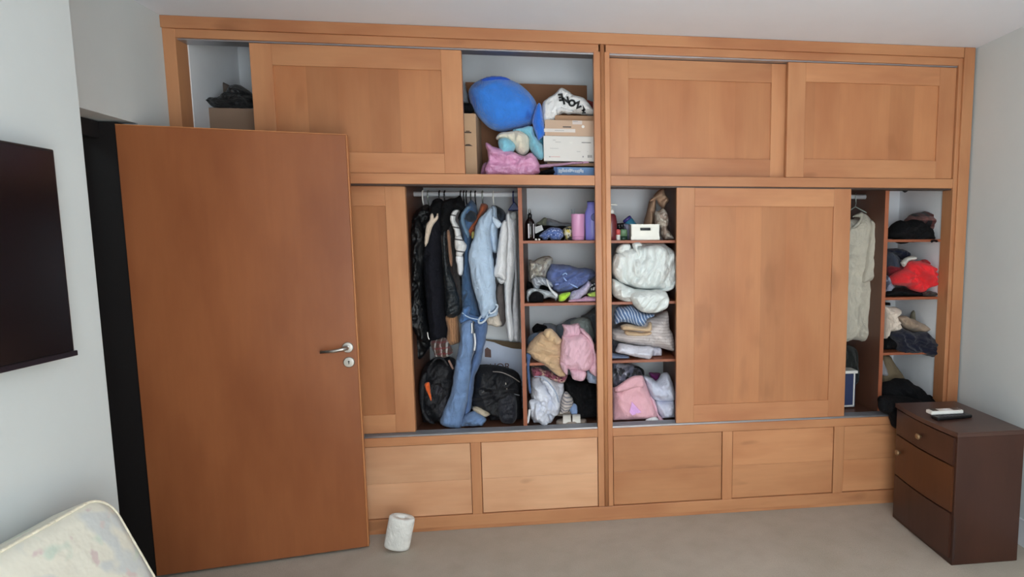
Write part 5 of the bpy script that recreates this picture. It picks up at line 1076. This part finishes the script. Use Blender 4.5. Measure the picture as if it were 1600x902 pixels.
item('bubble_mailer', 'pink bubble wrap pouch under the teal plush bundle', 'pouch', [(278, 585), (330, 610), (400, 632), (480, 650), (560, 680), (620, 660), (665, 710), (678, 770), (645, 820), (290, 820), (300, 700)], 3.385, BW.m, T=0.03, crop=D2, zmin=SU, fold=(0.008, 18, 10), back=0.06)
item('mauve_pouch', 'mauve pouch corner left of the pink bubble wrap pouch', 'pouch', [(245, 790), (262, 740), (290, 735), (300, 820), (245, 820)], 3.46, cloth('mauve_pouch', (168, 116, 150), rough=0.4), T=0.02, crop=D2, zmin=SU)
# boxes on the right
def mk(n, px, py, w_, h_, m, par, Y): q = P(px, py, Y); return MB().box(q.x - w_ / 2, q.x + w_ / 2, Y - 0.0008, Y + 0.0004, q.z - h_ / 2, q.z + h_ / 2, 0).build(n, m, par)
GP = plain('grey_ink', (150, 150, 152), 0.7); DKI = plain('dark_ink', (70, 68, 70), 0.7); PAP = plain('label_paper', (226, 218, 212), 0.6)
qa = P(849, 212, 3.4); qb = P(928, 252.5, 3.4)
o = thing('white_box', 'white printed cardboard box under the tan shoe box', 'box', (qa.x + 0.14, 3.5, qb.z), 'cardboard boxes in the upper cupboards')
MB().box(qa.x, 0.195, 3.4, 3.66, qb.z, qa.z, 0.002).build('carton_body', plain('white_carton', (226, 223, 218), 0.6, mottle=0.02), o)
zt2 = qa.z
for px, py, w_, h_, m in ((866, 219, 0.016, 0.0015, GP), (872, 222, 0.03, 0.0015, GP), (866, 232, 0.045, 0.0012, GP), (868, 245, 0.05, 0.003, plain('pale_red_ink', (220, 180, 176), 0.7)), (859, 245, 0.008, 0.006, plain('pale_grey_ink', (180, 176, 176), 0.7)),
                        (916, 223, 0.05, 0.003, DKI), (904, 237, 0.02, 0.0015, GP), (918, 237, 0.004, 0.0015, GP), (911, 245, 0.006, 0.008, GP)):
    mk('printed_mark', px, py, w_, h_, m, o, 3.3995)
for k in range(6): mk('barcode_bar', 918.5 + k * 1.2, 244.5, 0.0018, 0.014, DKI, o, 3.3995)
qh = P(892, 223, 3.3995); MB().prism([(qh.x - 0.01, qh.z + 0.004), (qh.x + 0.01, qh.z + 0.004), (qh.x + 0.006, qh.z - 0.003), (qh.x, qh.z - 0.006), (qh.x - 0.006, qh.z - 0.003)], 3.3985, 3.3998).build('white_sticker', WHITEP, o)
qa = P(852, 178, 3.405)
o = thing('shoe_box', 'tan cardboard shoe box with paper labels on the white box', 'box', (qa.x + 0.14, 3.5, zt2 + 0.001), 'cardboard boxes in the upper cupboards')
ql = P(852, 187, 3.405)
MB().box(qa.x - 0.004, 0.192, 3.405, 3.66, zt2 + 0.001, ql.z, 0.002).build('carton_body', plain('tan_carton', (206, 176, 152), 0.8, mottle=0.03), o)
MB().box(qa.x + 0.05, 0.194, 3.43, 3.665, ql.z, qa.z, 0.002).build('lid', KD, o)
mk('paper_label', 874, 204, 0.17, 0.018, PAP, o, 3.404); mk('paper_label', 902, 191.5, 0.052, 0.02, plain('pale_label', (214, 202, 196), 0.6), o, 3.404)
mk('printed_mark', 886, 198.5, 0.045, 0.005, DKI, o, 3.4035); mk('printed_mark', 874, 204, 0.05, 0.002, GP, o, 3.403); mk('printed_mark', 899, 190, 0.025, 0.002, GP, o, 3.403)
MB().lathe(P(911, 198, 3.404), [(0.008, 0), (0.008, 0.001), (0.006, 0.0014)], 20, axis=Matrix(((1, 0, 0), (0, 0, -1), (0, 1, 0)))).build('white_sticker', WHITEP, o)
qa = P(855, 253, 3.43); qb = P(927, 259, 3.43)
tag(MB().box(qa.x, 0.19, 3.43, 3.66, qb.z - 0.002, P(849, 252.5, 3.4).z - 0.001, 0.001).build('thin_carton', KD, None), 'thin tan carton directly under the white printed box', 'carton', 'cardboard boxes in the upper cupboards')
item('mauve_strip', 'long mauve plastic strip under the cardboard boxes', 'strip', [(60, 775), (200, 765), (350, 752), (490, 745), (500, 760), (350, 775), (200, 795), (70, 805)], 3.40, cloth('mauve_strip_mat', (172, 130, 154), rough=0.4), T=0.008, crop=C8)
qa = P(865, 261, 3.40)
o = thing('blue_book', 'light blue flat box with white lettering at the cupboard bottom', 'box', (qa.x + 0.13, 3.5, SU))
MB().box(qa.x, 0.197, 3.4, 3.6, SU, max(qa.z, SU + 0.03), 0.002).build('cover', plain('light_blue_box', (104, 146, 196), 0.5), o)
random.seed(5)
for k in range(14): mk('white_letter', 874 + k * 2.8, 267 + random.uniform(-1, 1), 0.007 + random.random() * 0.003, 0.012 + random.random() * 0.008, plain('pale_blue_print', (196, 210, 226), 0.6), o, 3.3995)
MB().box(qa.x - 0.0, qa.x + 0.02, 3.3985, 3.3999, SU, qa.z, 0).build('dark_spine', plain('deep_blue_spine', (40, 80, 140), 0.5), o)
item('black_sleeve', 'black folded item between pink pouch and light blue box', 'item', [(100, 830), (150, 815), (200, 812), (210, 860), (70, 862)], 3.42, BLK, T=0.03, crop=C8, zmin=SU)
item('red_scarf', 'red garment behind the white plastic bag', 'scarf', [(490, 210), (530, 215), (600, 250), (600, 300), (540, 300)], 3.56, cloth('dull_red', (140, 56, 50)), T=0.03, crop=C8)
bg = thing('shopping_bag', 'crumpled white plastic shopping bag on the tan shoe box', 'plastic bag', tuple(P(885, 180, 3.47)))
WPL = cloth('white_polythene', (222, 222, 222), rough=0.35, weave=0, mottle=0.03, sheen=0)
pad('body', [(92, 320), (100, 235), (150, 185), (210, 150), (262, 98), (320, 120), (370, 160), (450, 180), (492, 212), (550, 290), (575, 330), (470, 332), (380, 325), (330, 330), (280, 322), (245, 335), (222, 372), (160, 402), (110, 412)], 3.46, WPL, bg, T=0.04, crop=C8, fold=(0.006, 22, 50), back=0.08, ymin=3.413)
pad('crease', [(210, 290), (250, 262), (320, 285), (380, 305), (330, 322), (270, 312), (235, 330)], 3.425, WPL, bg, T=0.014, crop=C8, fold=(0.006, 40, 10))
for ch, px, py, an, sz in (('E', 876.5, 151.5, 172, 0.048), ('N', 884, 156.5, 168, 0.046), ('O', 893.5, 160.5, 165, 0.046), ('Z', 903, 163.5, 158, 0.042), ('R', 909.5, 169, 150, 0.040), ('T', 912, 174, 172, 0.024)):
    q = P(px, py, 3.407)
    text('lettering', ch, (q.x, 3.4075, q.z), sz, plain('black_ink', (22, 22, 24), 0.6), bg, rot=(math.pi / 2, math.radians(an), 0), bold=0.0032)
